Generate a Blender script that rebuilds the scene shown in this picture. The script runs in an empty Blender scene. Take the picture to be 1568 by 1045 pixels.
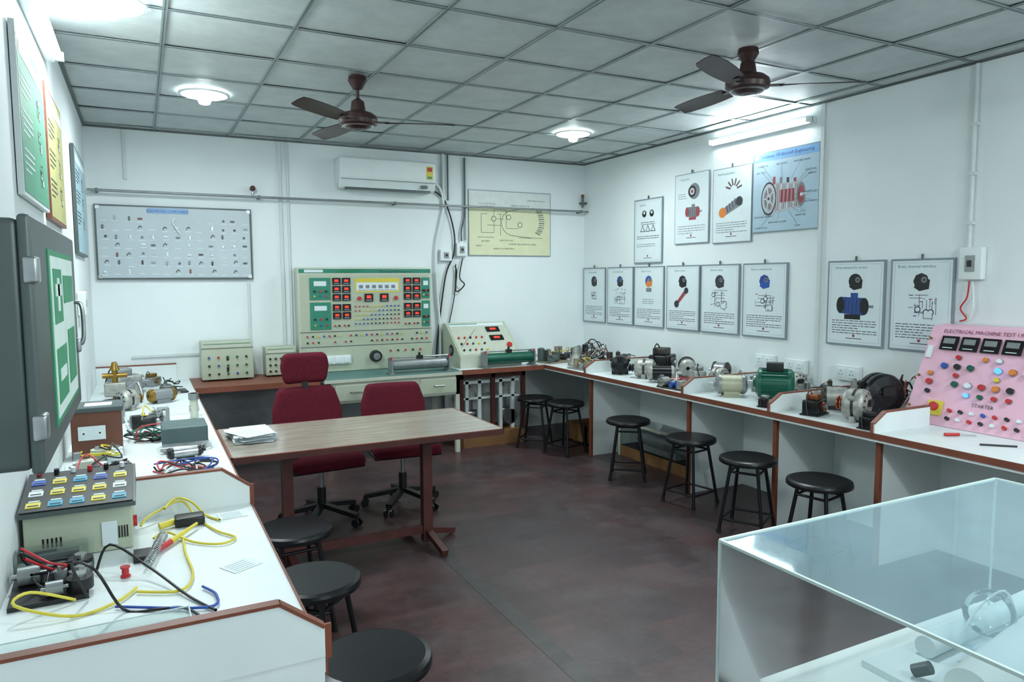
import bpy, math, random
from mathutils import Matrix, Vector
random.seed(7)
sc=bpy.context.scene
try:
    sc.view_settings.view_transform='Standard'
    sc.view_settings.look='None'
except Exception: pass

# ---------------------------------------------------------------- materials
def lin(c):
    c=c/255.0
    return c/12.92 if c<=0.04045 else ((c+0.055)/1.055)**2.4
def rgb(t): return (lin(t[0]),lin(t[1]),lin(t[2]),1)
_m={}
def mat(name,col=(200,200,200),rough=.5,metal=0.,var=.06,scale=12.,emit=0.,bump=0.,spec=.5):
    if name in _m: return _m[name]
    m=bpy.data.materials.new(name); m.use_nodes=True; nt=m.node_tree
    p=nt.nodes['Principled BSDF']
    c=rgb(col)
    p.inputs['Roughness'].default_value=rough; p.inputs['Metallic'].default_value=metal
    p.inputs['Specular IOR Level'].default_value=spec
    tc=nt.nodes.new('ShaderNodeTexCoord'); nz=nt.nodes.new('ShaderNodeTexNoise')
    nz.inputs['Scale'].default_value=scale; nz.inputs['Detail'].default_value=4
    nt.links.new(tc.outputs['Object'],nz.inputs['Vector'])
    cr=nt.nodes.new('ShaderNodeValToRGB')
    cr.color_ramp.elements[0].position=.3; cr.color_ramp.elements[1].position=.7
    a=tuple(max(0,x*(1-var)) for x in c[:3])+(1,); b=tuple(min(1,x*(1+var)) for x in c[:3])+(1,)
    cr.color_ramp.elements[0].color=a; cr.color_ramp.elements[1].color=b
    nt.links.new(nz.outputs['Fac'],cr.inputs['Fac']); nt.links.new(cr.outputs['Color'],p.inputs['Base Color'])
    if bump>0:
        bp=nt.nodes.new('ShaderNodeBump'); bp.inputs['Strength'].default_value=bump; bp.inputs['Distance'].default_value=.01
        nt.links.new(nz.outputs['Fac'],bp.inputs['Height']); nt.links.new(bp.outputs['Normal'],p.inputs['Normal'])
    if emit>0:
        p.inputs['Emission Color'].default_value=c; p.inputs['Emission Strength'].default_value=emit
    _m[name]=m; return m

WALL=mat('painted_wall',(225,233,234),.75,0,.04,1.3,bump=.15)
WHITE=mat('white_laminate',(220,228,228),.4,0,.03,5)
CREAM=mat('cream_paint',(188,194,178),.45,0,.04)
BEIGE=mat('beige_metal',(174,183,162),.45,0,.04)
BROWN=mat('brown_edge',(122,68,50),.45,0,.15,8)
DKBROWN=mat('dark_red_wood',(78,40,37),.4,0,.2,10)
BLACK=mat('black_plastic',(20,21,23),.4,0,.1)
BLACKM=mat('black_metal',(24,25,28),.32,.4,.1)
DKGREY=mat('dark_grey_metal',(78,88,88),.4,.2,.08)
GREY=mat('grey_metal',(140,146,148),.4,.5,.1)
STEEL=mat('steel',(170,174,176),.3,.9,.15,30)
ALU=mat('cast_aluminium',(165,166,160),.5,.7,.2,30,bump=.2)
IRON=mat('dark_iron',(70,66,62),.5,.6,.25,25,bump=.2)
COPPER=mat('copper',(150,88,60),.4,.8,.2,30)
BRASS=mat('brass',(150,120,60),.35,.9,.15)
RED=mat('red_plastic',(185,42,48),.35)
DIGIT=mat('red_digit',(225,60,40),.4,emit=.5)
YELLOW=mat('yellow_plastic',(210,195,65),.45)
BLUE=mat('blue_plastic',(40,80,165),.4)
GREEN=mat('green_panel',(40,128,104),.45)
DGREEN=mat('green_enamel',(25,92,74),.35,.2)
TEAL=mat('teal_top',(84,124,120),.5)
MAROON=mat('maroon_fabric',(90,27,40),.9,0,.12,60,bump=.3,spec=.15)
PINK=mat('pink_panel',(226,178,198),.45,0,.03)
PAPER=mat('paper',(214,226,229),.6,0,.02)
PGREY=mat('poster_border',(128,142,150),.5,0,.04)
PBLUE=mat('poster_blue',(165,190,205),.5,0,.03)
TXT=mat('print_grey',(120,128,132),.7)
TXTD=mat('print_dark',(50,54,60),.7)
TXTB=mat('print_blue',(35,70,140),.6)
TXTG=mat('print_green',(20,120,85),.6)
TXTR=mat('print_red',(150,65,72),.6)
YPOST=mat('yellow_poster',(214,216,180),.55,0,.03)
GBOARD=mat('green_board',(75,145,115),.5,0,.08,4)
YBOARD=mat('yellow_board',(178,174,110),.5,0,.08,4)
ORANGE=mat('orange_plastic',(215,125,50),.4)
CYAN=mat('cyan_key',(60,155,185),.4)
TRIM=mat('white_conduit',(204,212,212),.5,0,.03)
SIGNG=mat('safety_green',(50,140,100),.5)
EMIT=mat('lamp_glow',(238,250,252),.5,emit=14.)
EMITT=mat('tube_glow',(238,250,252),.5,emit=36.)
BULB=mat('indicator_blue',(80,150,255),.3,emit=1.5)

def glassy(name,tint,base,dif,rough=.08,gc=(.95,.98,1,1)):
    m=bpy.data.materials.new(name); m.use_nodes=True; nt=m.node_tree; nt.nodes.clear()
    o=nt.nodes.new('ShaderNodeOutputMaterial'); t=nt.nodes.new('ShaderNodeBsdfTransparent'); t.inputs[0].default_value=rgb(tint)
    g=nt.nodes.new('ShaderNodeBsdfGlossy'); g.inputs['Roughness'].default_value=rough; g.inputs['Color'].default_value=gc
    d=nt.nodes.new('ShaderNodeBsdfDiffuse'); d.inputs[0].default_value=rgb((165,198,210))
    fr=nt.nodes.new('ShaderNodeFresnel'); fr.inputs[0].default_value=1.3
    ad=nt.nodes.new('ShaderNodeMath'); ad.operation='ADD'; ad.inputs[1].default_value=base; ad.use_clamp=True
    nz=nt.nodes.new('ShaderNodeTexNoise'); nz.inputs['Scale'].default_value=3
    mr=nt.nodes.new('ShaderNodeMapRange'); mr.inputs['To Min'].default_value=dif*.6; mr.inputs['To Max'].default_value=dif*1.4
    m1=nt.nodes.new('ShaderNodeMixShader'); m2=nt.nodes.new('ShaderNodeMixShader')
    L=nt.links.new
    L(nz.outputs['Fac'],mr.inputs['Value']); L(mr.outputs[0],m1.inputs[0]); L(t.outputs[0],m1.inputs[1]); L(d.outputs[0],m1.inputs[2])
    L(fr.outputs[0],ad.inputs[0]); L(ad.outputs[0],m2.inputs[0]); L(m1.outputs[0],m2.inputs[1]); L(g.outputs[0],m2.inputs[2]); L(m2.outputs[0],o.inputs[0])
    _m[name]=m; return m
ACRYL=glassy('acrylic_sheet',(250,253,252),.0,.03)
ACRYT=glassy('dusty_acrylic',(245,251,252),.08,.30,.05,(.8,.94,1,1))

def floor_mat():
    m=bpy.data.materials.new('vinyl_tile_floor'); m.use_nodes=True; nt=m.node_tree; p=nt.nodes['Principled BSDF']; L=nt.links.new
    tc=nt.nodes.new('ShaderNodeTexCoord')
    br=nt.nodes.new('ShaderNodeTexBrick'); br.inputs['Scale'].default_value=1.0; br.offset=0.0
    br.inputs['Brick Width'].default_value=.30; br.inputs['Row Height'].default_value=.30; br.inputs['Mortar Size'].default_value=.0012
    br.inputs['Color1'].default_value=rgb((62,47,49)); br.inputs['Color2'].default_value=rgb((82,55,55)); br.inputs['Mortar'].default_value=rgb((54,43,45))
    br.inputs['Bias'].default_value=-.2
    L(tc.outputs['Object'],br.inputs['Vector'])
    b2=nt.nodes.new('ShaderNodeTexBrick'); b2.inputs['Scale'].default_value=1.0; b2.offset=.5
    b2.inputs['Brick Width'].default_value=.30; b2.inputs['Row Height'].default_value=.06; b2.inputs['Mortar Size'].default_value=.001
    b2.inputs['Color1'].default_value=(.82,.82,.82,1); b2.inputs['Color2'].default_value=(1.12,1.08,1.08,1); b2.inputs['Mortar'].default_value=(.8,.8,.8,1)
    L(tc.outputs['Object'],b2.inputs['Vector'])
    m0=nt.nodes.new('ShaderNodeMix'); m0.data_type='RGBA'; m0.blend_type='MULTIPLY'; m0.inputs['Factor'].default_value=.8
    L(br.outputs['Color'],m0.inputs['A']); L(b2.outputs['Color'],m0.inputs['B'])
    n1=nt.nodes.new('ShaderNodeTexNoise'); n1.inputs['Scale'].default_value=1.8; n1.inputs['Detail'].default_value=10; n1.inputs['Roughness'].default_value=.74
    n2=nt.nodes.new('ShaderNodeTexNoise'); n2.inputs['Scale'].default_value=22; n2.inputs['Detail'].default_value=6
    mp2=nt.nodes.new('ShaderNodeMapping'); mp2.inputs['Rotation'].default_value=(0,0,math.radians(-30)); mp2.inputs['Scale'].default_value=(1,3,1)
    L(tc.outputs['Object'],mp2.inputs[0]); L(mp2.outputs[0],n2.inputs['Vector']); L(tc.outputs['Object'],n1.inputs['Vector'])
    r1=nt.nodes.new('ShaderNodeValToRGB'); r1.color_ramp.elements[0].position=.47; r1.color_ramp.elements[1].position=.66
    r1.color_ramp.elements[0].color=(0,0,0,1); r1.color_ramp.elements[1].color=(.6,.6,.6,1)
    L(n1.outputs['Fac'],r1.inputs[0])
    mx=nt.nodes.new('ShaderNodeMix'); mx.data_type='RGBA'; L(r1.outputs[0],mx.inputs['Factor']); L(m0.outputs['Result'],mx.inputs['A']); mx.inputs['B'].default_value=rgb((90,82,84))
    m2=nt.nodes.new('ShaderNodeMix'); m2.data_type='RGBA'; m2.blend_type='MULTIPLY'; m2.inputs['Factor'].default_value=.75
    r2=nt.nodes.new('ShaderNodeMapRange'); r2.inputs['To Min'].default_value=.5; r2.inputs['To Max'].default_value=1.45
    L(n2.outputs['Fac'],r2.inputs[0]); L(mx.outputs['Result'],m2.inputs['A']); L(r2.outputs[0],m2.inputs['B'])
    L(m2.outputs['Result'],p.inputs['Base Color'])
    r3=nt.nodes.new('ShaderNodeMapRange'); r3.inputs['To Min'].default_value=.24; r3.inputs['To Max'].default_value=.52
    L(n1.outputs['Fac'],r3.inputs[0]); L(r3.outputs[0],p.inputs['Roughness'])
    bp=nt.nodes.new('ShaderNodeBump'); bp.inputs['Strength'].default_value=.05; L(br.outputs['Fac'],bp.inputs['Height']); bp.invert=True; L(bp.outputs[0],p.inputs['Normal'])
    return m
def tile_mat():
    m=bpy.data.materials.new('ceiling_tile'); m.use_nodes=True; nt=m.node_tree; p=nt.nodes['Principled BSDF']; L=nt.links.new
    tc=nt.nodes.new('ShaderNodeTexCoord'); n=nt.nodes.new('ShaderNodeTexNoise'); n.inputs['Scale'].default_value=5; n.inputs['Detail'].default_value=8; n.inputs['Roughness'].default_value=.7
    L(tc.outputs['Object'],n.inputs[0]); r=nt.nodes.new('ShaderNodeValToRGB')
    r.color_ramp.elements[0].color=rgb((182,190,191)); r.color_ramp.elements[1].color=rgb((203,210,211)); r.color_ramp.elements[0].position=.3; r.color_ramp.elements[1].position=.7
    L(n.outputs[0],r.inputs[0]); L(r.outputs[0],p.inputs['Base Color']); p.inputs['Roughness'].default_value=.5
    b=nt.nodes.new('ShaderNodeBump'); b.inputs['Strength'].default_value=.2; L(n.outputs[0],b.inputs['Height']); L(b.outputs[0],p.inputs['Normal'])
    return m
def wood_mat():
    m=bpy.data.materials.new('laminate_wood_top'); m.use_nodes=True; nt=m.node_tree; p=nt.nodes['Principled BSDF']; L=nt.links.new
    tc=nt.nodes.new('ShaderNodeTexCoord'); mp=nt.nodes.new('ShaderNodeMapping'); mp.inputs['Scale'].default_value=(1.0,12,1)
    L(tc.outputs['Object'],mp.inputs[0]); n=nt.nodes.new('ShaderNodeTexNoise'); n.inputs['Scale'].default_value=3; n.inputs['Detail'].default_value=6; n.inputs['Distortion'].default_value=.6
    L(mp.outputs[0],n.inputs[0]); r=nt.nodes.new('ShaderNodeValToRGB')
    r.color_ramp.elements[0].color=rgb((138,128,118)); r.color_ramp.elements[1].color=rgb((164,154,142)); r.color_ramp.elements[0].position=.35; r.color_ramp.elements[1].position=.65
    L(n.outputs[0],r.inputs[0]); L(r.outputs[0],p.inputs['Base Color']); p.inputs['Roughness'].default_value=.18
    return m
FLOOR=floor_mat(); TILE=tile_mat(); WOODT=wood_mat()

# ---------------------------------------------------------------- builder
_tc={}
def textgeo(body,size,align='CENTER'):
    k=(body,size,align)
    if k in _tc: return _tc[k]
    cu=bpy.data.curves.new('t','FONT'); cu.body=body; cu.size=size; cu.align_x=align; cu.resolution_u=1
    ob=bpy.data.objects.new('t',cu); sc.collection.objects.link(ob)
    dg=bpy.context.evaluated_depsgraph_get(); me=bpy.data.meshes.new_from_object(ob.evaluated_get(dg))
    vs=[v.co.copy() for v in me.vertices]; fs=[tuple(p.vertices) for p in me.polygons]
    bpy.data.objects.remove(ob); bpy.data.curves.remove(cu); bpy.data.meshes.remove(me)
    _tc[k]=(vs,fs); return _tc[k]

class B:
    def __init__(s,name): s.n=name; s.v=[]; s.f=[]; s.mi=[]; s.sm=[]; s.ms=[]; s.M=Matrix.Identity(4)
    def T(s,x=0,y=0,z=0,rz=0,rx=0,ry=0):
        s.M=Matrix.Translation((x,y,z))@Matrix.Rotation(rz,4,'Z')@Matrix.Rotation(ry,4,'Y')@Matrix.Rotation(rx,4,'X'); return s
    def add(s,vs,fs,m,smooth=False):
        if m not in s.ms: s.ms.append(m)
        k=s.ms.index(m); o=len(s.v)
        s.v.extend([s.M@Vector(v) for v in vs])
        for f in fs: s.f.append(tuple(o+i for i in f)); s.mi.append(k); s.sm.append(smooth)
    def box(s,x0,y0,z0,x1,y1,z1,m):
        x0,x1=sorted((x0,x1)); y0,y1=sorted((y0,y1)); z0,z1=sorted((z0,z1))
        vs=[(x0,y0,z0),(x1,y0,z0),(x1,y1,z0),(x0,y1,z0),(x0,y0,z1),(x1,y0,z1),(x1,y1,z1),(x0,y1,z1)]
        s.add(vs,[(0,3,2,1),(4,5,6,7),(0,1,5,4),(1,2,6,5),(2,3,7,6),(3,0,4,7)],m)
    def rbox(s,x0,y0,z0,x1,y1,z1,r,m,n=1,deform=None):
        c=[(x0+x1)/2,(y0+y1)/2,(z0+z1)/2]; h=[abs(x1-x0)/2,abs(y1-y0)/2,abs(z1-z0)/2]; r=min(r,min(h)*.98)
        def ts(a):
            a0=a-r; L=[-a,-a+r*.08,-a+r*.3,-a+r*.6]
            mid=[-a0+2*a0*i/(n+1) for i in range(n+2)]
            return L+mid+[-t for t in reversed(L)]
        vs=[];fs=[];idx={}
        def pt(q):
            k=(round(q[0],6),round(q[1],6),round(q[2],6))
            if k in idx: return idx[k]
            inn=[max(-(h[i]-r),min(h[i]-r,q[i])) for i in range(3)]
            d=Vector([q[i]-inn[i] for i in range(3)])
            if d.length>1e-9: d=d.normalized()*r
            P=[c[i]+inn[i]+d[i] for i in range(3)]
            if deform: P=deform(*P)
            idx[k]=len(vs); vs.append(tuple(P)); return idx[k]
        for ax in range(3):
            a,b=[i for i in range(3) if i!=ax]
            ta,tb=ts(h[a]),ts(h[b])
            for sg in (-1,1):
                for i in range(len(ta)-1):
                    for j in range(len(tb)-1):
                        q=[]
                        for (u,w) in ((ta[i],tb[j]),(ta[i+1],tb[j]),(ta[i+1],tb[j+1]),(ta[i],tb[j+1])):
                            p=[0,0,0]; p[ax]=sg*h[ax]; p[a]=u; p[b]=w; q.append(pt(p))
                        if (sg>0)==(ax==1): q.reverse()
                        fs.append(tuple(q))
        s.add(vs,fs,m,True)
    def cyl(s,p0,p1,r0,m,r1=None,seg=20,caps=True):
        if r1 is None: r1=r0
        p0,p1=Vector(p0),Vector(p1); d=(p1-p0).normalized()
        a=d.orthogonal().normalized(); b=d.cross(a)
        vs=[];n=seg
        for p,r in((p0,r0),(p1,r1)):
            for i in range(n):
                t=2*math.pi*i/n; vs.append(p+(a*math.cos(t)+b*math.sin(t))*r)
        s.add(vs,[(i,(i+1)%n,n+(i+1)%n,n+i) for i in range(n)],m,True)
        if caps:
            if r0>1e-5: s.add(vs[:n],[tuple(reversed(range(n)))],m)
            if r1>1e-5: s.add(vs[n:],[tuple(range(n))],m)
    def lathe(s,prof,m,seg=28,p=(0,0,0),d=(0,0,1)):
        p=Vector(p); d=Vector(d).normalized(); a=d.orthogonal().normalized(); b=d.cross(a)
        for k in range(len(prof)-1):
            (r0,z0),(r1,z1)=prof[k],prof[k+1]
            vs=[]
            for r,z in((r0,z0),(r1,z1)):
                for i in range(seg):
                    t=2*math.pi*i/seg; vs.append(p+d*z+(a*math.cos(t)+b*math.sin(t))*r)
            s.add(vs,[(i,(i+1)%seg,seg+(i+1)%seg,seg+i) for i in range(seg)],m,True)
    def sph(s,c,r,m,sc_=(1,1,1),seg=16,rings=8):
        vs=[];fs=[]
        for j in range(rings+1):
            ph=math.pi*j/rings
            for i in range(seg):
                t=2*math.pi*i/seg; vs.append((c[0]+r*sc_[0]*math.sin(ph)*math.cos(t),c[1]+r*sc_[1]*math.sin(ph)*math.sin(t),c[2]+r*sc_[2]*math.cos(ph)))
        for j in range(rings):
            for i in range(seg): fs.append((j*seg+i,(j+1)*seg+i,(j+1)*seg+(i+1)%seg,j*seg+(i+1)%seg))
        s.add(vs,fs,m,True)
    def beam(s,p0,p1,w,h,m,up=(0,0,1)):
        p0,p1=Vector(p0),Vector(p1); d=(p1-p0).normalized(); u=Vector(up)
        if abs(d.dot(u))>.98: u=Vector((0,1,0))
        sd=d.cross(u).normalized(); u=sd.cross(d)
        vs=[p+sd*a*w/2+u*b*h/2 for p in(p0,p1) for a,b in((-1,-1),(1,-1),(1,1),(-1,1))]
        s.add(vs,[(3,2,1,0),(4,5,6,7),(0,1,5,4),(1,2,6,5),(2,3,7,6),(3,0,4,7)],m)
    def tube(s,pts,r,m,seg=8,smooth=True,sub=5):
        P=[Vector(p) for p in pts]
        if smooth and len(P)>2:
            Q=[]
            for i in range(len(P)-1):
                a=P[max(i-1,0)];b=P[i];c=P[i+1];d=P[min(i+2,len(P)-1)]
                for k in range(sub):
                    t=k/sub; Q.append(.5*((2*b)+(c-a)*t+(2*a-5*b+4*c-d)*t*t+(3*b-a-3*c+d)*t**3))
            Q.append(P[-1]); P=Q
        vs=[];pa=None
        for i,p in enumerate(P):
            d=(P[min(i+1,len(P)-1)]-P[max(i-1,0)])
            d=d.normalized() if d.length>1e-9 else Vector((0,0,1))
            a=d.orthogonal().normalized() if pa is None else (pa-d*pa.dot(d))
            a=a.normalized() if a.length>1e-6 else d.orthogonal().normalized()
            pa=a; b=d.cross(a)
            for k in range(seg):
                t=2*math.pi*k/seg; vs.append(p+(a*math.cos(t)+b*math.sin(t))*r)
        fs=[(i*seg+k,i*seg+(k+1)%seg,(i+1)*seg+(k+1)%seg,(i+1)*seg+k) for i in range(len(P)-1) for k in range(seg)]
        s.add(vs,fs,m,True)
    def prism(s,poly,axis,a,b,m):
        n=len(poly)
        def mk(u,w,t): return {'x':(t,u,w),'y':(u,t,w),'z':(u,w,t)}[axis]
        vs=[mk(u,w,a) for u,w in poly]+[mk(u,w,b) for u,w in poly]
        s.add(vs,[tuple(range(n)),tuple(reversed(range(n,2*n)))]+[(i,n+i,n+(i+1)%n,(i+1)%n) for i in range(n)],m)
    def r2(s,x0,z0,x1,z1,m,y): s.add([(x0,y,z0),(x1,y,z0),(x1,y,z1),(x0,y,z1)],[(0,1,2,3)],m)
    def p2(s,pts,m,y): s.add([(x,y,z) for x,z in pts],[tuple(range(len(pts)))],m)
    def d2(s,cx,cz,r,m,y,n=14,rz=None):
        rz=rz or r; s.p2([(cx+r*math.cos(2*math.pi*i/n),cz+rz*math.sin(2*math.pi*i/n)) for i in range(n)],m,y)
    def l2(s,x0,z0,x1,z1,w,m,y):
        d=Vector((x1-x0,z1-z0)); 
        if d.length<1e-6: return
        d.normalize(); nx,nz=-d.y*w/2,d.x*w/2
        s.p2([(x0+nx,z0+nz),(x0-nx,z0-nz),(x1-nx,z1-nz),(x1+nx,z1+nz)],m,y)
    def tx(s,body,x,z,size,m,y,align='CENTER'):
        vs,fs=textgeo(body,size,align); s.add([(x+v.x,y,z+v.y) for v in vs],fs,m)
    def para(s,x0,z0,w,n,dz,m,y,h=.006):
        for i in range(n):
            x=x0; e=x0+w*(1 if i%4!=3 else .6)
            while x<e-.01:
                L=random.uniform(.012,.045); s.r2(x,z0-i*dz,min(x+L,e),z0-i*dz+h,m,y); x+=L+.007
    def done(s,loc=(0,0,0),rz=0):
        me=bpy.data.meshes.new(s.n); me.from_pydata([tuple(v) for v in s.v],[],s.f)
        for m in s.ms: me.materials.append(m)
        me.polygons.foreach_set('material_index',s.mi); me.polygons.foreach_set('use_smooth',s.sm); me.update()
        ob=bpy.data.objects.new(s.n,me); sc.collection.objects.link(ob); ob.location=loc; ob.rotation_euler=(0,0,rz)
        return ob
def copy(ob,loc,rz=0):
    o=bpy.data.objects.new(ob.name.split('.')[0],ob.data); sc.collection.objects.link(o); o.location=loc; o.rotation_euler=(0,0,rz); return o

XL,XR,YB,ZC,YF=-.38,4.60,7.12,2.99,-2.2
BH=.79; BL=.35; BR=3.67; BY=6.42
# ---------------------------------------------------------------- room
def slab(n,a,m):
    b=B(n); b.box(*a,m); return b.done()
slab('floor',(XL-.1,YF-.1,-.1,XR+.1,YB+.1,0),FLOOR)
slab('wall_back',(XL-.1,YB,0,XR+.1,YB+.1,ZC+.1),WALL)
slab('wall_left',(XL-.1,YF,0,XL,YB,ZC+.1),WALL)
slab('wall_right',(XR,YF,0,XR+.1,YB,ZC+.1),WALL)
slab('wall_front',(XL-.1,YF-.1,0,XR+.1,YF,ZC+.1),WALL)
slab('trim_floor_strip',(1.54,YF,0,1.63,4.0,.0012),mat('worn_strip',(62,57,58),.4,0,.35,9))
GX=[.16+.61*k for k in range(-1,9) if XL<.16+.61*k<XR]; GY=[4.5666+.61*k for k in range(-12,6) if YF<4.5666+.61*k<YB]
b=B('ceiling')
xs=[XL]+GX+[XR]; ys=[YF]+GY+[YB]
b.box(XL,YF,ZC+.02,XR,YB,ZC+.1,TILE)
for i in range(len(xs)-1):
    for j in range(len(ys)-1):
        x0,x1,y0,y1=xs[i]+.003,xs[i+1]-.003,ys[j]+.003,ys[j+1]-.003
        z=[ZC+random.uniform(-.003,.003) for _ in range(4)]
        cx,cy=(x0+x1)/2,(y0+y1)/2
        b.add([(x0,y0,z[0]),(x1,y0,z[1]),(x1,y1,z[2]),(x0,y1,z[3]),(cx,cy,ZC-random.uniform(0,.006))],[(1,0,4),(2,1,4),(3,2,4),(0,3,4)],TILE,False)
b.done()
TBAR=mat('tbar',(150,160,162),.35,.5)
b=B('trim_ceiling_grid')
for x in GX: b.box(x-.012,YF,ZC-.009,x+.012,YB,ZC-.005,TBAR); b.box(x-.003,YF,ZC-.0095,x+.003,YB,ZC-.009,DKGREY)
for y in GY: b.box(XL,y-.012,ZC-.0092,XR,y+.012,ZC-.0052,TBAR); b.box(XL,y-.003,ZC-.0097,XR,y+.003,ZC-.0092,DKGREY)
for a in((XL,YF,XL+.02,YB),(XR-.02,YF,XR,YB),(XL,YB-.02,XR,YB)): b.box(a[0],a[1],ZC-.016,a[2],a[3],ZC-.008,DKGREY)
b.done()
b=B('trim_conduit_back')
for x,z0,z1,w in((1.20,BH,ZC,.03),(1.27,BH,ZC,.02),(.89,.8,1.69,.022),(-.08,2.55,ZC,.025)): b.box(x-w/2,YB-.02,z0,x+w/2,YB,z1-.02,TRIM)
b.box(-.1,YB-.018,1.0,.9,YB,1.02,TRIM)
b.done()
b=B('trim_conduit_right')
b.cyl((XR-.018,2.71,ZC-.02),(XR-.018,2.71,1.86),.014,TRIM)
b.box(XR-.02,3.81,.8,XR,3.84,ZC-.02,TRIM)
for z in(2.0,2.3,2.6): b.box(XR-.034,2.69,z,XR,2.73,z+.02,TRIM)
b.done()
b=B('curtain_rod')
b.cyl((XL+.01,YB-.09,2.44),(XR-.005,YB-.09,2.44),.011,GREY)
for x in(-.3,1.0,2.3,4.5): b.box(x-.01,YB-.10,2.425,x+.01,YB,2.455,DKGREY)
b.done()
for x,z in((.95,2.52),):
    b=B('wall_hook'); b.cyl((x,YB,z),(x,YB-.06,z),.02,BROWN); b.sph((x,YB-.07,z),.025,DKBROWN); b.cyl((x,YB-.03,z-.05),(x,YB-.03,z),.012,STEEL); b.done()
b=B('wall_hook'); b.T(XR-.06,YB-.06,2.55); b.cyl((0,0,-.06),(0,0,.06),.014,DKGREY); b.sph((0,0,.07),.02,BROWN); b.box(-.01,0,-.02,.06,.06,0,DKGREY); b.done()

# ---------------------------------------------------------------- lights
LC=(.885,.985,1.0)
def area(name,loc,sx,sy,power,dirv=(0,0,-1)):
    l=bpy.data.lights.new(name,'AREA'); l.shape='RECTANGLE'; l.size=sx; l.size_y=sy; l.energy=power; l.color=LC
    o=bpy.data.objects.new(name,l); sc.collection.objects.link(o); o.location=loc
    if dirv!=(0,0,-1): o.rotation_euler=Vector(dirv).to_track_quat('-Z','Y').to_euler()
    return o
for (x,y) in((.45,5.57),(3.51,5.62),(-.08,3.98),(3.9,.6),(1.6,-.9),(1.6,1.2)):  # last three are out of view, added to brighten the closed room
    b=B('ceiling_lamp'); b.T(x,y,ZC-.012)
    b.lathe([(.17,.0),(.17,-.006),(.15,-.010)],WHITE)
    b.lathe([(.15,-.010),(.14,-.014),(.0001,-.015)],EMIT)
    b.lathe([(.04,-.015),(.045,-.045),(.035,-.068),(0.0001,-.078)],EMIT,seg=16)
    b.done()
    area('ceiling_lamp_light',(x,y,ZC-.10),.16,.16,24)
def tubelamp(x,y0,y1,z,sx,n='tube_light'):
    b=B(n); b.box(x+.002*sx,y0,z-.025,x+.045*sx,y1,z+.025,WHITE)
    b.cyl((x+.065*sx,y0+.02,z),(x+.065*sx,y1-.02,z),.014,EMITT,seg=10)
    for y in(y0,y1-.03): b.box(x+.04*sx,y,z-.02,x+.085*sx,y+.03,z+.02,WHITE)
    b.done()
tubelamp(XL,3.2,4.35,2.80,1); area('tube_light_lamp',(XL+.10,3.78,2.80),.05,1.1,28,(1,0,-.45))
tubelamp(XR,3.9,5.0,2.87,-1)
area('tube_light_lamp',(XR-.12,4.45,2.87),.05,1.1,34,(-1,0,-.8))
tubelamp(XR,-.2,1.0,2.75,-1,'added_fill_batten')  # unseen batten added on the right wall for general fill
area('tube_light_lamp',(XR-.12,.4,2.75),.05,1.1,30,(-1,0,-.3))  # fill light of the added right-wall batten
b=B('added_front_fill_batten'); b.box(1.2,YF+.002,2.55,2.4,YF+.045,2.60,WHITE); b.cyl((1.22,YF+.065,2.575),(2.38,YF+.065,2.575),.014,EMITT,seg=10)  # unseen batten added behind the camera for general fill
for x in(1.2,2.37): b.box(x,YF+.04,2.555,x+.03,YF+.085,2.595,WHITE)
b.done()
area('tube_light_lamp',(1.8,YF+.12,2.5),1.2,.3,38,(0,1,.12))  # wide fill light of the added front-wall batten
# ---------------------------------------------------------------- benches
def divider_x(b,y,xw,xe,sgn,hh=.145):
    e=xe; k=xe-.10*sgn; t=BH+hh; m_=BH+hh*.48
    poly=[(xw,BH),(e,BH),(e,m_),(k,t),(xw,t)]
    b.prism(poly,'y',y-.012,y+.012,WHITE)
    b.beam((xw,y,t+.003),(k,y,t+.003),.028,.008,BROWN); b.beam((k,y,t+.003),(e,y,m_+.003),.028,.008,BROWN); b.beam((e+.003*sgn,y,m_+.005),(e+.003*sgn,y,BH-.01),.028,.008,BROWN)
b=B('workbench')   # left
y0,y1=1.66,YB-.001
b.box(XL+.001,y0,BH-.04,BL,y1,BH,WHITE); b.box(BL,y0,BH-.045,BL+.006,y1,BH+.003,BROWN)
b.box(.10,y0+.15,0,.125,y1,BH-.04,WHITE)
b.box(XL+.001,y0,0,.125,y0+.02,BH-.04,WHITE)
b.box(.12,y0,BH-.09,BL-.002,y0+.02,BH-.04,WHITE)
for y in(1.67,3.0): divider_x(b,y,XL+.001,BL,1)
b.box(XL+.001,YB-.03,BH,BL-.1,YB-.002,.935,WHITE); b.box(XL+.001,YB-.032,.93,BL-.1,YB-.002,.94,BROWN)
b.done()
b=B('workbench')   # right
y0=1.2
b.box(BR,y0,BH-.045,XR-.001,YB-.001,BH,WHITE); b.box(BR-.008,y0,BH-.03,BR,BY,BH+.004,BROWN)
b.box(4.30,y0,.0,4.32,BY,BH-.045,WHITE)
for y in(1.5,2.66,3.42,4.28,5.65): 
    divider_x(b,y,4.17 if y==2.66 else XR-.001,BR,-1,.115)
    b.box(BR+.08,y-.012,0,4.30,y+.012,BH-.045,WHITE); b.box(BR+.055,y-.015,0.0,BR+.08,y+.015,BH-.045,BROWN)
b.done()
b=B('workbench')   # back
for x0,x1 in((BL+.008,1.38),(2.74,BR-.009)):
    b.box(x0,BY,BH-.04,x1,YB-.001,BH,WHITE if x0>2 else BROWN); b.box(x0,BY-.006,BH-.045,x1,BY,BH+.003,BROWN)
b.box(BL+.01,YB-.05,0,1.38,YB-.03,BH-.04,GREY); b.box(BL+.01,BY+.02,0,BL+.05,BY+.06,BH-.04,DKBROWN)
b.done()
b=B('workstation_desk'); x0,x1,yf=1.40,2.72,6.36
b.box(x0,yf,BH-.03,x1,YB-.01,BH,TEAL); b.box(x0,yf-.004,BH-.03,x1,yf,BH,CREAM)
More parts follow.
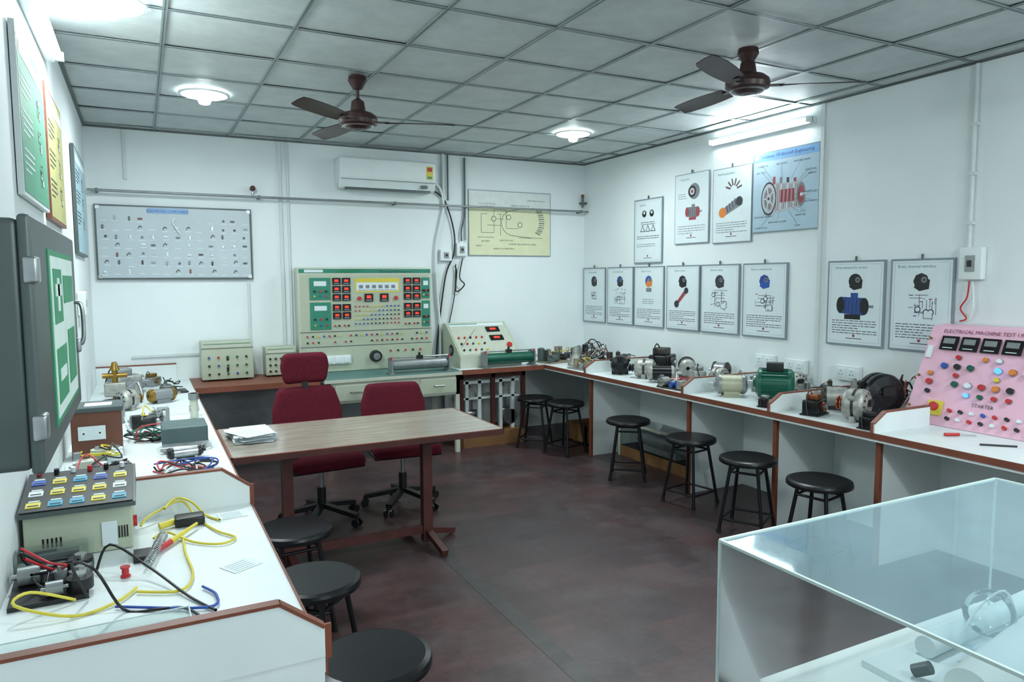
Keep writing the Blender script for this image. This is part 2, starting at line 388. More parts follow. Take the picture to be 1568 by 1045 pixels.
b.box(x0+.02,yf+.02,BH-.22,x1-.02,yf+.04,BH-.03,CREAM)
for a in(1.50,2.30):
    b.box(a,yf+.004,BH-.20,a+.36,yf+.02,BH-.05,CREAM); b.box(a+.012,yf,BH-.19,a+.348,yf+.005,BH-.06,BEIGE)
    b.cyl((a+.13,yf-.02,BH-.12),(a+.23,yf-.02,BH-.12),.007,STEEL)
    for q in(.13,.23): b.cyl((a+q,yf-.02,BH-.12),(a+q,yf,BH-.12),.005,STEEL)
for x in(x0+.02,x1-.06):
    for y in(yf+.02,YB-.08): b.box(x,y,0,x+.04,y+.04,BH-.03,CREAM)
b.box(x0+.05,YB-.1,.2,x1-.06,YB-.08,.75,GREY); b.box(x0+.03,yf+.25,.12,x1-.04,yf+.29,.16,CREAM)
b.done()
# ---------------------------------------------------------------- workstation panel
b=B('electrical_test_panel'); X0=1.30; k=1.33/205; top=1.795; yf=6.93
def px(x): return X0+(x-453)*k
def pz(y): return top-(y-409)*k
b.rbox(X0,yf,BH+.001,X0+1.33,yf+.16,top,.01,CREAM)
f=yf-.001
b.r2(px(456),pz(503),px(655),pz(419),BEIGE,f); b.r2(px(456),pz(525),px(655),pz(504.5),BEIGE,f); b.r2(px(456),pz(562),px(655),pz(527),BEIGE,f)
for y in(503.7,525.8): b.r2(px(455),pz(y+.5),px(657),pz(y-.5),DKGREY,f-.001)
b.r2(px(455),pz(417),px(657),pz(411),GREEN,f-.001); b.r2(px(463),pz(416),px(490),pz(412),PAPER,f-.002); b.p2([(px(505),pz(417)),(px(520),pz(411)),(px(550),pz(411)),(px(540),pz(417))],TXTG,f-.002)
b.tx('Electrical Workstation',px(600),pz(416.5),.035,TXTD,f-.002)
def disp(x,y,w=12,h=10):
    b.box(px(x),f-.012,pz(y+h),px(x+w),f,pz(y),BLACKM); b.r2(px(x+3),pz(y+h*.6),px(x+w-3),pz(y+2.5),DIGIT,f-.013)
    b.r2(px(x+2),pz(y+h-1),px(x+w-2),pz(y+h*.75),TXT,f-.013)
for cx in(503,613):
    for ci in(0,14.5):
        for ry in(424,436,448,463,475): disp(cx+ci,ry,12,10)
for gx,gw in((470,30),(642,13)):
    for gy,gh in((424,32),(460,40)):
        b.box(px(gx),f-.008,pz(gy+gh),px(gx+gw),f,pz(gy),GREEN)
        b.r2(px(gx+gw*.2),pz(gy+12),px(gx+gw*.8),pz(gy+5),PAPER,f-.009)
        for i in range(3):
            b.cyl((px(gx+gw*(.22+.28*i)),f-.022,pz(gy+gh*.62)),(px(gx+gw*(.22+.28*i)),f-.008,pz(gy+gh*.62)),.011,(BLACK,RED,BLACK)[i],seg=10)
            b.cyl((px(gx+gw*(.22+.28*i)),f-.018,pz(gy+gh*.84)),(px(gx+gw*(.22+.28*i)),f-.008,pz(gy+gh*.84)),.009,(YELLOW,BLUE,RED)[i],seg=10)
b.r2(px(537),pz(446),px(606),pz(425),YELLOW,f-.002); b.r2(px(539),pz(444),px(604),pz(427),PAPER,f-.003)
b.r2(px(539),pz(431),px(604),pz(427),YELLOW,f-.004)
for i in range(6): b.r2(px(543+i*10),pz(440),px(549+i*10),pz(435),TXT,f-.004)
b.para(px(541),pz(443),px(602)-px(541),1,.02,TXT,f-.004)
disp(551,448,13,12); disp(575,448,13,12)
for x in(543,600): 
    b.cyl((px(x),f-.02,pz(455)),(px(x),f,pz(455)),.02,RED,seg=12)
for r in range(5):
    for c in range(12):
        x,y=537+c*6.1,467+r*6.5; b.cyl((px(x),f-.012,pz(y)),(px(x),f,pz(y)),.0075,[RED,RED,YELLOW,YELLOW,BLUE,BLUE,BLACK,BLACK][(r+c//2)%8],seg=8)
for cx in(506,520,615,629):
    for i in range(2): b.cyl((px(cx+i*6),f-.015,pz(495)),(px(cx+i*6),f,pz(495)),.009,(RED,BLACK)[i],seg=8)
for i in range(24):
    x=465+i*8
    for y,mm in((510,(RED,BLACK,YELLOW,BLUE)[i%4]),(519,(BLACK,RED)[i%2])):
        if random.random()<.8: b.cyl((px(x),f-.014,pz(y)),(px(x),f,pz(y)),.009,mm,seg=8)
b.rbox(px(488),f-.03,pz(552),px(528),f,pz(539),.006,WHITE)
for i in range(3): b.rbox(px(491+i*13),f-.04,pz(550),px(499+i*13),f-.02,pz(541),.003,PAPER)
b.cyl((px(566),f-.05,pz(543)),(px(566),f,pz(543)),.055,BLACK,r1=.06); b.cyl((px(566),f-.056,pz(543)),(px(566),f-.05,pz(543)),.035,STEEL)
for i in range(5): b.cyl((px(590+i*12),f-.014,pz(536)),(px(590+i*12),f,pz(536)),.01,(RED,BLACK)[i%2],seg=8)
b.done()
def testbox(w,h,d,loc):
    b=B('power_supply_box'); b.rbox(0,0,0,w,d,h,.008,BEIGE)
    b.r2(.02,h-.05,w-.02,h-.015,CREAM,-.001); b.r2(.02,h-.022,w-.02,h-.017,TXTG,-.002); b.box(.0,-.003,h-.06,w,.0,h-.055,DKGREY)
    for i in range(5):
        for j in range(3):
            x,z=w*(.14+.18*i),h*(.15+.22*j); b.cyl((x,-.016,z),(x,0,z),.010,random.choice([RED,BLACK,DGREEN,BLACK,BLUE]),seg=10)
    for j in range(2): b.box(.01+w*.45,-.006,h*(.2+.3*j),.03+w*.45,0,h*(.32+.3*j),BLACK)
    for x in(.03,w-.05): b.box(x,.02,-.012,x+.02,d-.02,0,BLACK)
    return b.done(loc)
testbox(.43,.335,.24,(.44,6.80,BH+.013)); testbox(.27,.26,.20,(.985,6.86,BH+.013))
b=B('control_console'); 
prof=[(6.58,0),(7.06,0),(7.06,.42),(6.98,.43),(6.60,.12)]
b.prism(prof,'x',0,.68,BEIGE)
b.prism([(6.575,-.0),(6.575,.12),(6.605,.125),(6.605,0)],'x',-.004,.684,CREAM)
b.M=Matrix.Translation((0,6.60,.12))@Matrix.Rotation(math.atan2(.31,.38)-math.pi/2,4,'X')
L=math.hypot(.31,.38); q=-.003
b.r2(.02,.01,.66,L-.01,CREAM,q)
b.r2(.03,L-.06,.65,L-.02,PAPER,q-.001); b.r2(.03,L-.035,.35,L-.025,TXTG,q-.002)
for (x,z) in((.42,.33),(.42,.2)): b.box(x,q-.012,z,x+.15,q,z+.07,BLACKM); b.r2(x+.04,z+.02,x+.11,z+.05,DIGIT,q-.013)
for i in range(5):
    for j in range(3): b.cyl((.07+.065*i,q-.015,.07+.09*j),(.07+.065*i,q,.07+.09*j),.011,random.choice([RED,BLACK,YELLOW,DGREEN,BLACK]),seg=10)
b.cyl((.6,q-.02,.12),(.6,q,.12),.03,RED,seg=12); b.l2(.05,.11,.3,.38,.004,TXTD,q-.001)
b.M=Matrix.Identity(4)
b.cyl((-.003,6.82,.16),(.0,6.82,.16),.06,BLACK,seg=20); b.cyl((-.012,6.82,.16),(-.002,6.82,.16),.03,GREY)
b.done((2.80,0,BH+.001))
def rheostat(loc,L,m,R=.045):
    b=B('rheostat'); h=R+.03
    b.cyl((.05,0,h),(L-.05,0,h),R,m,seg=24)
    for i in range(26): x=.06+(L-.12)*i/25; b.cyl((x-.002,0,h),(x+.002,0,h),R+.0015,m,seg=20)
    for x in(.03,L-.045): b.box(x,-R-.012,.0,x+.015,R+.012,h+R+.01,GREY); b.box(x-.02,-R-.018,0,x+.035,R+.018,.008,GREY)
    t=h+R+.02
    b.cyl((0.02,0,t),(L-.02,0,t),.008,STEEL); b.box(L*.5-.03,-.02,t-.017,L*.5+.03,.02,t+.013,BLACK); b.cyl((L*.5,0,t),(L*.5,0,t+.04),.012,BLACK)
    for x in(.03,L-.04): b.cyl((x,-.05,t-.02),(x,-.05,t+.01),.01,RED,seg=8)
    return b.done(loc)
rheostat((2.02,6.52,BH+.001),.65,GREY,.05); rheostat((2.98,6.492,BH+.004),.62,DGREEN,.055)
# ---------------------------------------------------------------- AC
b=B('air_conditioner'); x0,x1,z0,z1=1.72,2.70,2.555,2.85; yf=6.91
def acd(x,y,z):
    t=(z1-z)/(z1-z0)
    if y<7.0: y=y+.05*max(0,t-.6)/.4
    return (x,y,z)
b.rbox(x0,yf,z0,x1,YB-.001,z1,.025,WHITE,n=5,deform=acd)
b.box(x0+.06,yf+.035,z0-.004,x1-.06,yf+.12,z0+.012,DKGREY); b.beam((x0+.05,yf+.03,z0+.015),(x1-.05,yf+.03,z0+.015),.03,.006,PAPER)
b.box(x0+.01,yf-.002,z0+.085,x1-.01,yf+.01,z0+.089,TXT)
b.box(x1-.11,yf-.003,z0+.12,x1-.04,yf,z0+.25,YELLOW); b.box(x1-.10,yf-.005,z0+.2,x1-.05,yf,z0+.24,RED); b.box(x1-.10,yf-.005,z0+.13,x1-.05,yf,z0+.15,SIGNG)
b.box(x1-.16,yf-.002,z0+.03,x1-.1,yf+.02,z0+.06,DKGREY)
b.done()
b=B('refrigerant_pipe'); yy=YB-.035
b.tube([(2.72,yy,2.68),(2.80,yy,2.62),(2.84,yy,2.45),(2.80,yy,2.25),(2.75,yy,2.0),(2.75,yy,1.6),(2.78,yy,1.2),(2.78,yy,.85)],.014,WHITE)
b.tube([(2.71,yy,2.60),(2.85,yy,2.5),(2.95,yy,2.2),(2.95,yy,1.95),(2.85,yy,1.7),(2.76,yy,1.1),(2.74,yy,.85)],.009,BLACK)
b.tube([(3.08,yy,2.95),(3.08,yy,2.4),(3.04,yy,2.2),(3.04,yy,2.08)],.009,DKGREY)
b.tube([(2.84,yy,2.97),(2.84,yy,2.6),(2.86,yy,2.5)],.020,TRIM); b.tube([(2.89,yy,2.97),(2.89,yy,2.5)],.010,DKGREY); b.tube([(3.05,yy,1.90),(3.0,yy-.03,1.7),(3.05,yy-.04,1.62),(2.97,yy,1.55),(2.98,yy,1.75),(2.96,yy,1.82)],.007,BLACK)
b.tube([(2.97,yy,1.84),(2.95,yy,1.5),(2.86,yy,1.1),(2.83,yy,.9)],.006,BLACK)
b.cyl((3.10,yy,2.96),(3.10,yy,2.1),.014,TRIM)
b.done()
def jbox(name,w=.13,h=.12):
    b=B(name); b.rbox(-w/2,-.05,-h/2,w/2,-.002,h/2,.008,WHITE); b.box(-w*.2,-.058,-h*.25,w*.2,-.05,h*.25,GREY); b.box(-w*.08,-.066,-h*.1,w*.08,-.05,h*.1,BLACK); return b
jbox('switch_box').done((2.86,YB,1.93)); jbox('switch_box',.12,.14).done((3.04,YB,1.99))
jbox('switch_box',.14,.20).done((XR,2.68,1.76),-math.pi/2)
for y,z in((4.32,.99),(4.0,.98),(3.53,.98)):
    b=B('power_socket'); b.rbox(-.10,-.045,-.055,.10,-.002,.055,.006,WHITE)
    for i in(-1,1):
        b.rbox(i*.045-.03,-.05,-.035,i*.045+.03,-.04,.035,.003,PAPER)
        for a,c in((0,.015),(-.012,-.01),(.012,-.01)): b.d2(i*.045+a,c,.004,BLACK,-.0515,8)
    b.done((XR,y,z),-math.pi/2)
b=B('power_cable'); b.tube([(XR-.03,2.69,1.65),(XR-.03,2.70,1.55),(XR-.025,2.74,1.48),(XR-.025,2.70,1.42),(XR-.025,2.74,1.40)],.005,RED)
b.tube([(XR-.03,2.67,1.65),(XR-.03,2.66,1.5),(XR-.025,2.68,1.41)],.006,WHITE); b.done()

# ---------------------------------------------------------------- posters
def pic_motor(b,cx,cz,s,m1,m2,y):
    b.p2([(cx-s,cz-s*.45),(cx+s*.7,cz-s*.55),(cx+s*.8,cz+s*.5),(cx-s*.9,cz+s*.55)],m1,y)
    b.d2(cx+s*.75,cz,s*.3,m2,y-.0006,rz=s*.52); b.d2(cx-s*.9,cz+.05*s,s*.28,m2,y-.0006,rz=s*.5)
    for i in range(5): b.l2(cx-s*.6+i*s*.26,cz-s*.48,cx-s*.55+i*s*.26,cz+s*.5,s*.05,TXTD,y-.0005)
    b.r2(cx-s*.6,cz-s*.8,cx+s*.5,cz-s*.5,m2,y-.0003); b.r2(cx-s*.2,cz+s*.5,cx+s*.3,cz+s*.8,m1,y-.0003); b.r2(cx+s*.95,cz-s*.08,cx+s*1.35,cz+s*.08,TXT,y)
def pic_circuit(b,cx,cz,s,y):
    for i in range(20):
        a=random.uniform(-1,1)*s; c=random.uniform(-1,1)*s*.8
        if i%2: b.l2(cx+a,cz+c,cx+random.uniform(-1,1)*s,cz+c,.0035,TXTD,y)
        else: b.l2(cx+a,cz+c,cx+a,cz+random.uniform(-1,1)*s*.8,.0035,TXTD,y)
    for i in range(3):
        x,z=cx+random.uniform(-.7,.7)*s,cz+random.uniform(-.6,.6)*s; b.d2(x,z,s*.2,TXTD,y-.0003); b.d2(x,z,s*.14,PAPER,y-.0006)
    for i in range(5): x,z=cx+random.uniform(-1,1)*s,cz+random.uniform(-.8,.8)*s; b.r2(x,z,x+s*.22,z+s*.05,(TXTR,TXTB,TXTD)[i%3],y-.0007)
    b.r2(cx+s*.2,cz-s*.7,cx+s*.8,cz-s*.2,TXT,y-.0002); b.r2(cx+s*.25,cz-s*.65,cx+s*.75,cz-s*.25,PAPER,y-.0005)
PO=.004
def wallposter(w,h,variant,loc,rz,name='framed_poster'):
    loc=(loc[0]-PO,loc[1],loc[2])
    b=B(name); b.box(0,-.012,0,w,0,h,PGREY); y=-.0125
    e=.014 if variant<20 else .007
    b.r2(e,e,w-e,h-e,PAPER,y)
    if variant<20:
        for z0,z1 in((h-.028,h-.0265),(.03,.0315)): b.r2(.03,z0,w-.03,z1,TXT,y-.0003)
        b.r2(.03,.03,.0315,h-.028,TXT,y-.0003); b.r2(w-.0315,.03,w-.03,h-.028,TXT,y-.0003)
    y-=.0005
    b.cyl((w*.5,-.010,h-.005),(w*.5,-.010,h+.03),.007,DKGREY,seg=8)
    if variant<10:
        b.tx(['Torque switch','Limit switch unit','Blower motor','Starter motor','Inverter static','Motor solenoid coil','Series wound dc motor','Brake thermal switches'][variant],w*.42,h-.06,.028,TXTG,y)
        top=[(BLACK,BLACK),(TXTB,BLACK),(BLUE,ORANGE),(BLACK,BLACK),(TXTD,TXTD),(TXTB,BLUE),(BLACK,BLACK),(BLACK,BLACK)][variant]
        b.d2(w*.5,h-.15,.055,top[0],y,8 if variant%2 else 14); b.p2([(w*.5-.05,h-.19),(w*.5-.01,h-.215),(w*.5+.055,h-.20),(w*.5+.06,h-.14),(w*.5,h-.12)],top[1],y-.0004); b.d2(w*.5+.02,h-.14,.02,TXT,y-.0008); b.d2(w*.5+.02,h-.14,.009,TXTD,y-.0011)
        if variant==3: 
            b.p2([(w*.3,h-.36),(w*.36,h-.38),(w*.66,h-.25),(w*.6,h-.22)],TXTR,y); b.d2(w*.33,h-.37,.035,TXTD,y-.0004); b.d2(w*.62,h-.24,.03,TXTD,y-.0004)
        elif variant==6: pic_motor(b,w*.48,h-.33,.12,TXTB,BLACK,y)
        elif variant==0: pic_circuit(b,w*.5,h-.31,.06,y)
        elif variant==2: b.r2(w*.42,h-.26,w*.6,h-.22,TXT,y); b.para(w*.3,h-.34,.18,3,.02,TXT,y)
        else: pic_circuit(b,w*.5,h-.32,.11,y)
        b.para(.05,h-.44,w-.1,6,.018,TXTD,y,.005)
    elif variant==10:
        for i in(-1,1): b.d2(w*.5+i*.06,h-.15,.035,BLACK,y); b.d2(w*.5+i*.06,h-.14,.015,PAPER,y-.0005)
        for i in(-1,0,1): b.p2([(w*.5+i*.085-.04,h-.33),(w*.5+i*.085+.04,h-.33),(w*.5+i*.085,h-.26)],TXTD,y)
        for i in(-1,0,1): b.p2([(w*.5+i*.085-.026,h-.323),(w*.5+i*.085+.026,h-.323),(w*.5+i*.085,h-.275)],PAPER,y-.0005)
        b.para(w*.25,h-.24,w*.5,2,.02,TXTD,y); b.para(.05,h-.38,w-.1,2,.02,TXTD,y); b.para(.05,h-.46,w-.15,2,.02,TXT,y); b.tx('Symbols',w*.3,h-.07,.03,TXTG,y)
    elif variant==21:
        b.tx('Generator',w*.3,h-.06,.03,TXTG,y)
        b.d2(w*.58,h-.17,.075,TXT,y); b.d2(w*.52,h-.17,.055,TXTD,y-.0004); b.d2(w*.52,h-.17,.03,PAPER,y-.0006); b.d2(w*.52,h-.17,.018,TXTR,y-.0008); pic_motor(b,w*.55,h-.36,.09,TXT,TXTR,y)
        b.para(.05,h-.19,w*.25,3,.02,TXT,y); b.para(.05,h-.49,w-.1,4,.022,TXT,y)
    elif variant==22:
        b.tx('Starter generator',w*.35,h-.06,.03,TXTG,y)
        for i in range(6):
            a=.3+i*.5; b.l2(w*.55+.04*math.cos(a),h-.2+.04*math.sin(a),w*.55+.1*math.cos(a),h-.2+.1*math.sin(a),.015,DKBROWN,y)
        b.p2([(w*.2,h-.37),(w*.3,h-.42),(w*.78,h-.33),(w*.68,h-.26)],TXT,y); b.d2(w*.27,h-.385,.045,ORANGE,y-.0005); b.d2(w*.70,h-.3,.04,TXTD,y-.0005)
        for i in range(5): b.l2(w*(.34+.07*i),h-.40+.016*i,w*(.30+.07*i),h-.345+.018*i,.008,TXTD,y-.0004)
        b.para(.05,h-.48,w-.1,5,.02,TXT,y)
    b.d2(w*.5,.075,.011,TXTR,y,8); b.r2(w*.36,.052,w*.64,.057,TXTD,y)
    return b.done(loc,rz)
R90=-math.pi/2
for i,(ya,yb) in enumerate(((7.105,6.66),(6.62,6.15),(6.13,5.65),(5.61,5.14),(5.12,4.64),(4.60,4.12),(3.74,3.27),(3.23,2.79))):
    wallposter(ya-yb,.62,i,(XR,ya,1.18),R90)
wallposter(.455,.65,10,(XR,6.14,1.83),R90)
wallposter(.465,.65,21,(XR,5.50,2.00),R90); wallposter(.465,.65,22,(XR,4.985,1.985),R90)
b=B('engineering_poster'); w,h=.67,.65
b.box(0,-.012,0,w,0,h,PGREY); y=-.0125
b.r2(.008,.008,w-.008,h-.008,PBLUE,y); b.r2(.008,h-.075,w-.008,h-.008,mat('poster_band',(120,165,210),.5),y-.0004)
b.tx('Institute Of Aircraft Engineering',w*.53,h-.052,.040,TXTB,y-.001); b.d2(.04,h-.04,.022,PAPER,y-.0008)
cx,cz=w*.47,h*.43
PG2=mat('print_silver',(175,180,185),.6)
b.p2([(cx-.15,cz-.14),(cx+.17,cz-.10),(cx+.20,cz+.09),(cx-.13,cz+.12)],PG2,y-.0008)
b.d2(cx-.14,cz-.01,.08,TXTD,y-.0012,20,rz=.135); b.d2(cx-.14,cz-.01,.07,PG2,y-.0014,20,rz=.12); b.d2(cx-.14,cz-.01,.05,TXT,y-.0016,20,rz=.09)
for i in range(10):
    a=i*.628; b.l2(cx-.14,cz-.01,cx-.14+.05*math.cos(a),cz-.01+.09*math.sin(a),.006,PAPER if i%2 else TXTR,y-.0018)
b.d2(cx-.14,cz-.01,.025,PG2,y-.002,rz=.04); b.d2(cx-.14,cz-.01,.012,TXTD,y-.0022)
b.d2(cx+.185,cz-.005,.04,TXT,y-.0012,20,rz=.095); b.d2(cx+.185,cz-.005,.028,TXTR,y-.0014,20,rz=.07); b.d2(cx+.19,cz-.005,.014,PAPER,y-.0016); b.r2(cx+.19,cz-.012,cx+.25,cz+.005,PG2,y-.0018)
for i in range(15): b.l2(cx-.065+i*.016,cz-.115+i*.002,cx-.06+i*.016,cz+.105-i*.002,.004,(TXTR,TXTD,TXT,PAPER)[i%4],y-.0014)
b.r2(cx-.03,cz-.05,cx+.12,cz+.05,TXTR,y-.0016)
for i in range(8): b.l2(cx-.025+i*.019,cz-.05,cx-.02+i*.019,cz+.05,.005,(PG2,TXTD)[i%2],y-.0018)
for i in range(4): b.r2(cx-.10+i*.07,cz+.10,cx-.075+i*.07,cz+.16-.01*i,(TXTR,TXT,TXTD,TXTR)[i],y-.0011)
for t,x,z in (('CONNECTOR',.10,.53),('ARM. CONT.',.09,.48),('FIELD FRAME',.30,.53),('DRIVE END FRAME',.50,.53),('SEALED BALL',.59,.45),('BEARING',.60,.42),('DRIVE SHAFT',.60,.28),('FIELD WINDING',.59,.21),('POLE',.52,.14),('ARMATURE',.50,.11),('SEALED BALL BEARING',.12,.12),('COMMUTATOR',.10,.03),('BRUSH AND HOLDER',.27,.07),('SCREW',.47,.03)):
    b.tx(t,x,z,.019,TXTD,y-.001); b.l2(x,z+.02,cx+(x-cx)*.45,cz+(z-cz)*.5,.0018,TXTD,y-.0024)
b.done((XR-PO,4.51,2.05),R90)
b=B('wiring_diagram_poster'); w,h=1.01,.70
b.box(0,-.012,0,w,0,h,PGREY); y=-.0125; b.r2(.008,.008,w-.008,h-.008,YPOST,y); b.r2(.008,h*.74,w-.008,h-.008,mat('poster_top_grey',(210,218,215),.5),y-.0002)
for (a,c,d,e) in((.15,.25,.3,.25),(.15,.25,.15,.45),(.3,.25,.3,.5),(.3,.5,.45,.5),(.15,.45,.22,.45),(.45,.5,.45,.3),(.45,.3,.6,.3),(.22,.33,.38,.33),(.1,.2,.3,.2),(.6,.2,.9,.2),(.38,.22,.38,.45),(.34,.45,.42,.45),(.34,.40,.42,.40)): b.l2(a,c,d,e,.004,TXTD,y-.001)
pts=[(.55+.2*math.cos(t/10*3.1+1.6)*.8,.36+.14*math.sin(t/10*3.1+1.6)) for t in range(11)]
for i in range(10): b.l2(*pts[i],*pts[i+1],.005,TXTD,y-.001)
b.l2(.54,.50,.80,.53,.005,TXTD,y-.001); b.l2(.54,.22,.78,.2,.005,TXTD,y-.001)
for i in range(14): a=-1.0+i*.15; b.l2(.76+.10*math.cos(a),.38+.14*math.sin(a),.81+.12*math.cos(a),.38+.17*math.sin(a),.008,TXT if i%2 else TXTD,y-.0012)
for (x,z) in((.3,.4),(.62,.34),(.48,.42)): b.d2(x,z,.03,TXTD,y-.0012); b.d2(x,z,.024,YPOST,y-.0016)
for t,x,z in(('PLUG ELECTRODE',.22,.55),('(CENTER WIRE)',.22,.52),('CERAMIC INSULATOR',.62,.54),('OPERATING SWITCH',.82,.60),('SHIELD',.12,.10),('SPARK PLUG EARTHING',.42,.07),('STARTER AND IGNITION CABLE',.65,.12),('BATTERY',.2,.15),('IGNITION COIL',.45,.16)): b.tx(t,x,z,.024,TXTD,y-.001)
b.done((3.13,YB-PO,1.93))
b=B('component_board'); w,h=1.26,.64
BOARD=mat('grey_board',(176,188,194),.3,0,.04,3)
b.box(0,-.03,0,w,0,h,DKGREY); b.box(.015,-.032,.015,w-.015,-.03,h-.015,BOARD); y=-.033
b.box(w*.32,-.036,h-.065,w*.58,-.032,h-.02,mat('board_label',(130,165,205),.5)); b.tx('ELECTRICAL COMPONENT',w*.45,h-.055,.028,TXTB,-.0365)
for x,z in((.01,.01),(w-.04,.01),(.01,h-.04),(w-.04,h-.04)): b.box(x,-.036,z,x+.03,-.03,z+.03,STEEL)
for i in range(13):
    for j in range(7):
        x,z=.07+i*.094+random.uniform(-.012,.012),.07+j*.076+random.uniform(-.008,.008); t=random.random()
        if j==6 and 4<=i<=8: continue
        mm=random.choice([DKGREY,STEEL,TXT,PAPER,GREY,IRON,PAPER,BROWN])
        if t<.2: b.cyl((x,-.042,z),(x,-.032,z),.010,mm,seg=12)
        elif t<.45: b.box(x-.018,-.040,z-.007,x+.018,-.032,z+.007,mm)
        elif t<.55: b.tube([(x-.016,-.038,z-.01),(x,-.042,z+.014),(x+.016,-.038,z)],.0025,BLACK)
        elif t<.75: b.box(x-.007,-.042,z-.02,x+.007,-.032,z+.015,mm)
        b.r2(x-.025,z-.030,x+.025,z-.025,PAPER,y)
b.tube([(.62,-.04,.53),(.60,-.05,.50),(.63,-.05,.44),(.66,-.04,.40)],.006,WHITE)
b.done((-.33,YB-PO,1.69))
def lboard(y0,y1,z0,z1,m,frame,name):
    b=B(name); w=y1-y0; h=z1-z0; b.box(0,-.02,0,w,0,h,frame); b.r2(.015,.015,w-.015,h-.015,m,-.021)
    b.r2(.05,h-.1,w-.05,h-.05,PAPER,-.022); 
    for k in range(3): b.para(.06,h-.16-k*.14,w*.35,4,.025,PAPER if m is GBOARD else TXTD,-.022,.008); pic_circuit(b,w*.7,h-.2-k*.14,.06,-.022)
    b.done((XL+PO,y0,z0),math.pi/2)
lboard(3.12,3.92,1.99,2.60,GBOARD,TRIM,'notice_board'); lboard(4.0,4.75,1.97,2.60,YBOARD,BROWN,'notice_board')
lboard(5.58,6.5,1.86,2.58,mat('blue_board',(150,180,190),.5),DKGREY,'notice_board')
b=B('switch_box'); b.rbox(-.1,-.05,0,.1,-.002,.16,.01,WHITE); b.d2(0,.08,.03,GREY,-.051); b.done((XL,5.6,1.45),math.pi/2)
# wall cabinet
b=B('distribution_box'); x1=-.13; y0,y1,z0,z1=1.16,1.83,1.42,1.765; SB=mat('sign_bg',(215,232,226),.45)
b.rbox(XL+.001,y0,z0,x1-.012,y1,z1,.01,DKGREY); b.rbox(x1-.014,y0-.006,z0-.005,x1+.002,y1+.006,z1+.005,.006,DKGREY)
b.box(x1,y0+.16,z0+.03,x1+.004,y1-.09,z1-.035,SIGNG); b.box(x1,y0+.18,z0+.04,x1+.005,y1-.10,z1-.045,SB)
b.box(x1,y0+.20,z0+.19,x1+.006,y0+.33,z1-.065,SIGNG); b.box(x1,y0+.25,z0+.21,x1+.007,y0+.28,z1-.08,SB); b.box(x1,y0+.22,z0+.235,x1+.007,y0+.31,z0+.255,SB)
b.box(x1,y0+.36,z0+.22,x1+.006,y0+.55,z0+.27,SIGNG); b.box(x1,y0+.20,z0+.06,x1+.006,y0+.36,z0+.15,SIGNG); b.box(x1,y0+.40,z0+.07,x1+.006,y0+.54,z0+.17,SIGNG); b.box(x1,y0+.23,z0+.095,x1+.007,y0+.33,z0+.115,SB)
b.tube([(x1,y1-.05,1.635),(x1+.014,y1-.05,1.63),(x1+.017,y1-.05,1.59),(x1+.014,y1-.05,1.55),(x1,y1-.05,1.545)],.004,STEEL)
for z in(z0+.06,z1-.07): b.rbox(x1-.01,y0-.010,z-.018,x1+.008,y0+.025,z+.018,.004,STEEL)
b.rbox(x1,y1-.075,z0+.11,x1+.012,y1-.055,z0+.14,.004,STEEL)
b.done()
# ---------------------------------------------------------------- fans
def fan(x,y,zm,angs,R):
    b=B('ceiling_fan'); D=mat('fan_brown',(58,36,36),.35,.2)
    top=ZC-.013-zm
    b.lathe([(.0001,top),(.055,top),(.06,top-.03),(.03,top-.08),(.014,top-.085)],D); b.cyl((0,0,.05),(0,0,top-.05),.011,D,seg=12)
    b.lathe([(.014,.14),(.04,.12),(.05,.06),(.06,.05),(.095,.045),(.12,.025),(.125,.0),(.12,-.025),(.10,-.035)],D)
    b.lathe([(.10,-.035),(.09,-.042),(.085,-.036)],STEEL); b.lathe([(.085,-.036),(.05,-.055),(.0001,-.062)],D)
    for a in angs:
        b.M=Matrix.Rotation(math.radians(a),4,'Z')
        b.box(.09,-.02,-.012,.20,.02,-.006,D)
        n=10; vs=[]
        for i in range(n+1):
            t=i/n; r=.17+(R-.17)*t; w=.045+.022*math.sin(min(1,t*1.15)*math.pi*.8); w=w if i<n else w*.75
            tl=.012
            vs+=[(r,-w,-.010-tl),(r,0,-.004),(r,w,-.006+tl)]
        fs=[]
        for i in range(n):
            for k in range(2): fs.append((i*3+k,(i+1)*3+k,(i+1)*3+k+1,i*3+k+1))
        b.add(vs,fs,D,True); b.add([(v[0],v[1],v[2]-.003) for v in vs],[tuple(reversed(f)) for f in fs],D,True)
    b.done((x,y,zm))
fan(1.29,4.67,2.70,(-18,102,222),.62); fan(3.13,3.14,2.78,(-34,86,206),.64)
# ---------------------------------------------------------------- table
b=B('wooden_table'); x0,x1,y0,y1=.375,1.97,3.95,4.78
b.box(x0,y0,.715,x1,y1,.748,DKBROWN); b.box(x0+.012,y0+.012,.748,x1-.012,y1-.012,.752,WOODT)
b.box(x0,y0,.748,x1,y0+.012,.752,BROWN); b.box(x0,y1-.012,.748,x1,y1,.752,BROWN); b.box(x0,y0,.748,x0+.012,y1,.752,BROWN); b.box(x1-.012,y0,.748,x1,y1,.752,BROWN)
yc=4.22
for x in(.70,1.55):
    b.box(x-.03,yc-.03,.02,x+.03,yc+.03,.715,DKBROWN); b.box(x-.04,y0+.12,.675,x+.04,y1-.12,.715,DKBROWN)
    for dx,dy in((.22,.10),(.02,-.26),(-.06,.26)) if x>1 else ((-.2,.10),(.02,-.26),(.06,.26)):
        b.beam((x,yc,.09),(x+dx,yc+dy,.022),.04,.035,DKBROWN)
b.beam((.70,yc,.10),(1.55,yc,.10),.03,.05,DKBROWN); b.beam((.45,yc,.69),(1.9,yc,.69),.04,.05,DKBROWN)
b.done()
b=B('paper_stack')
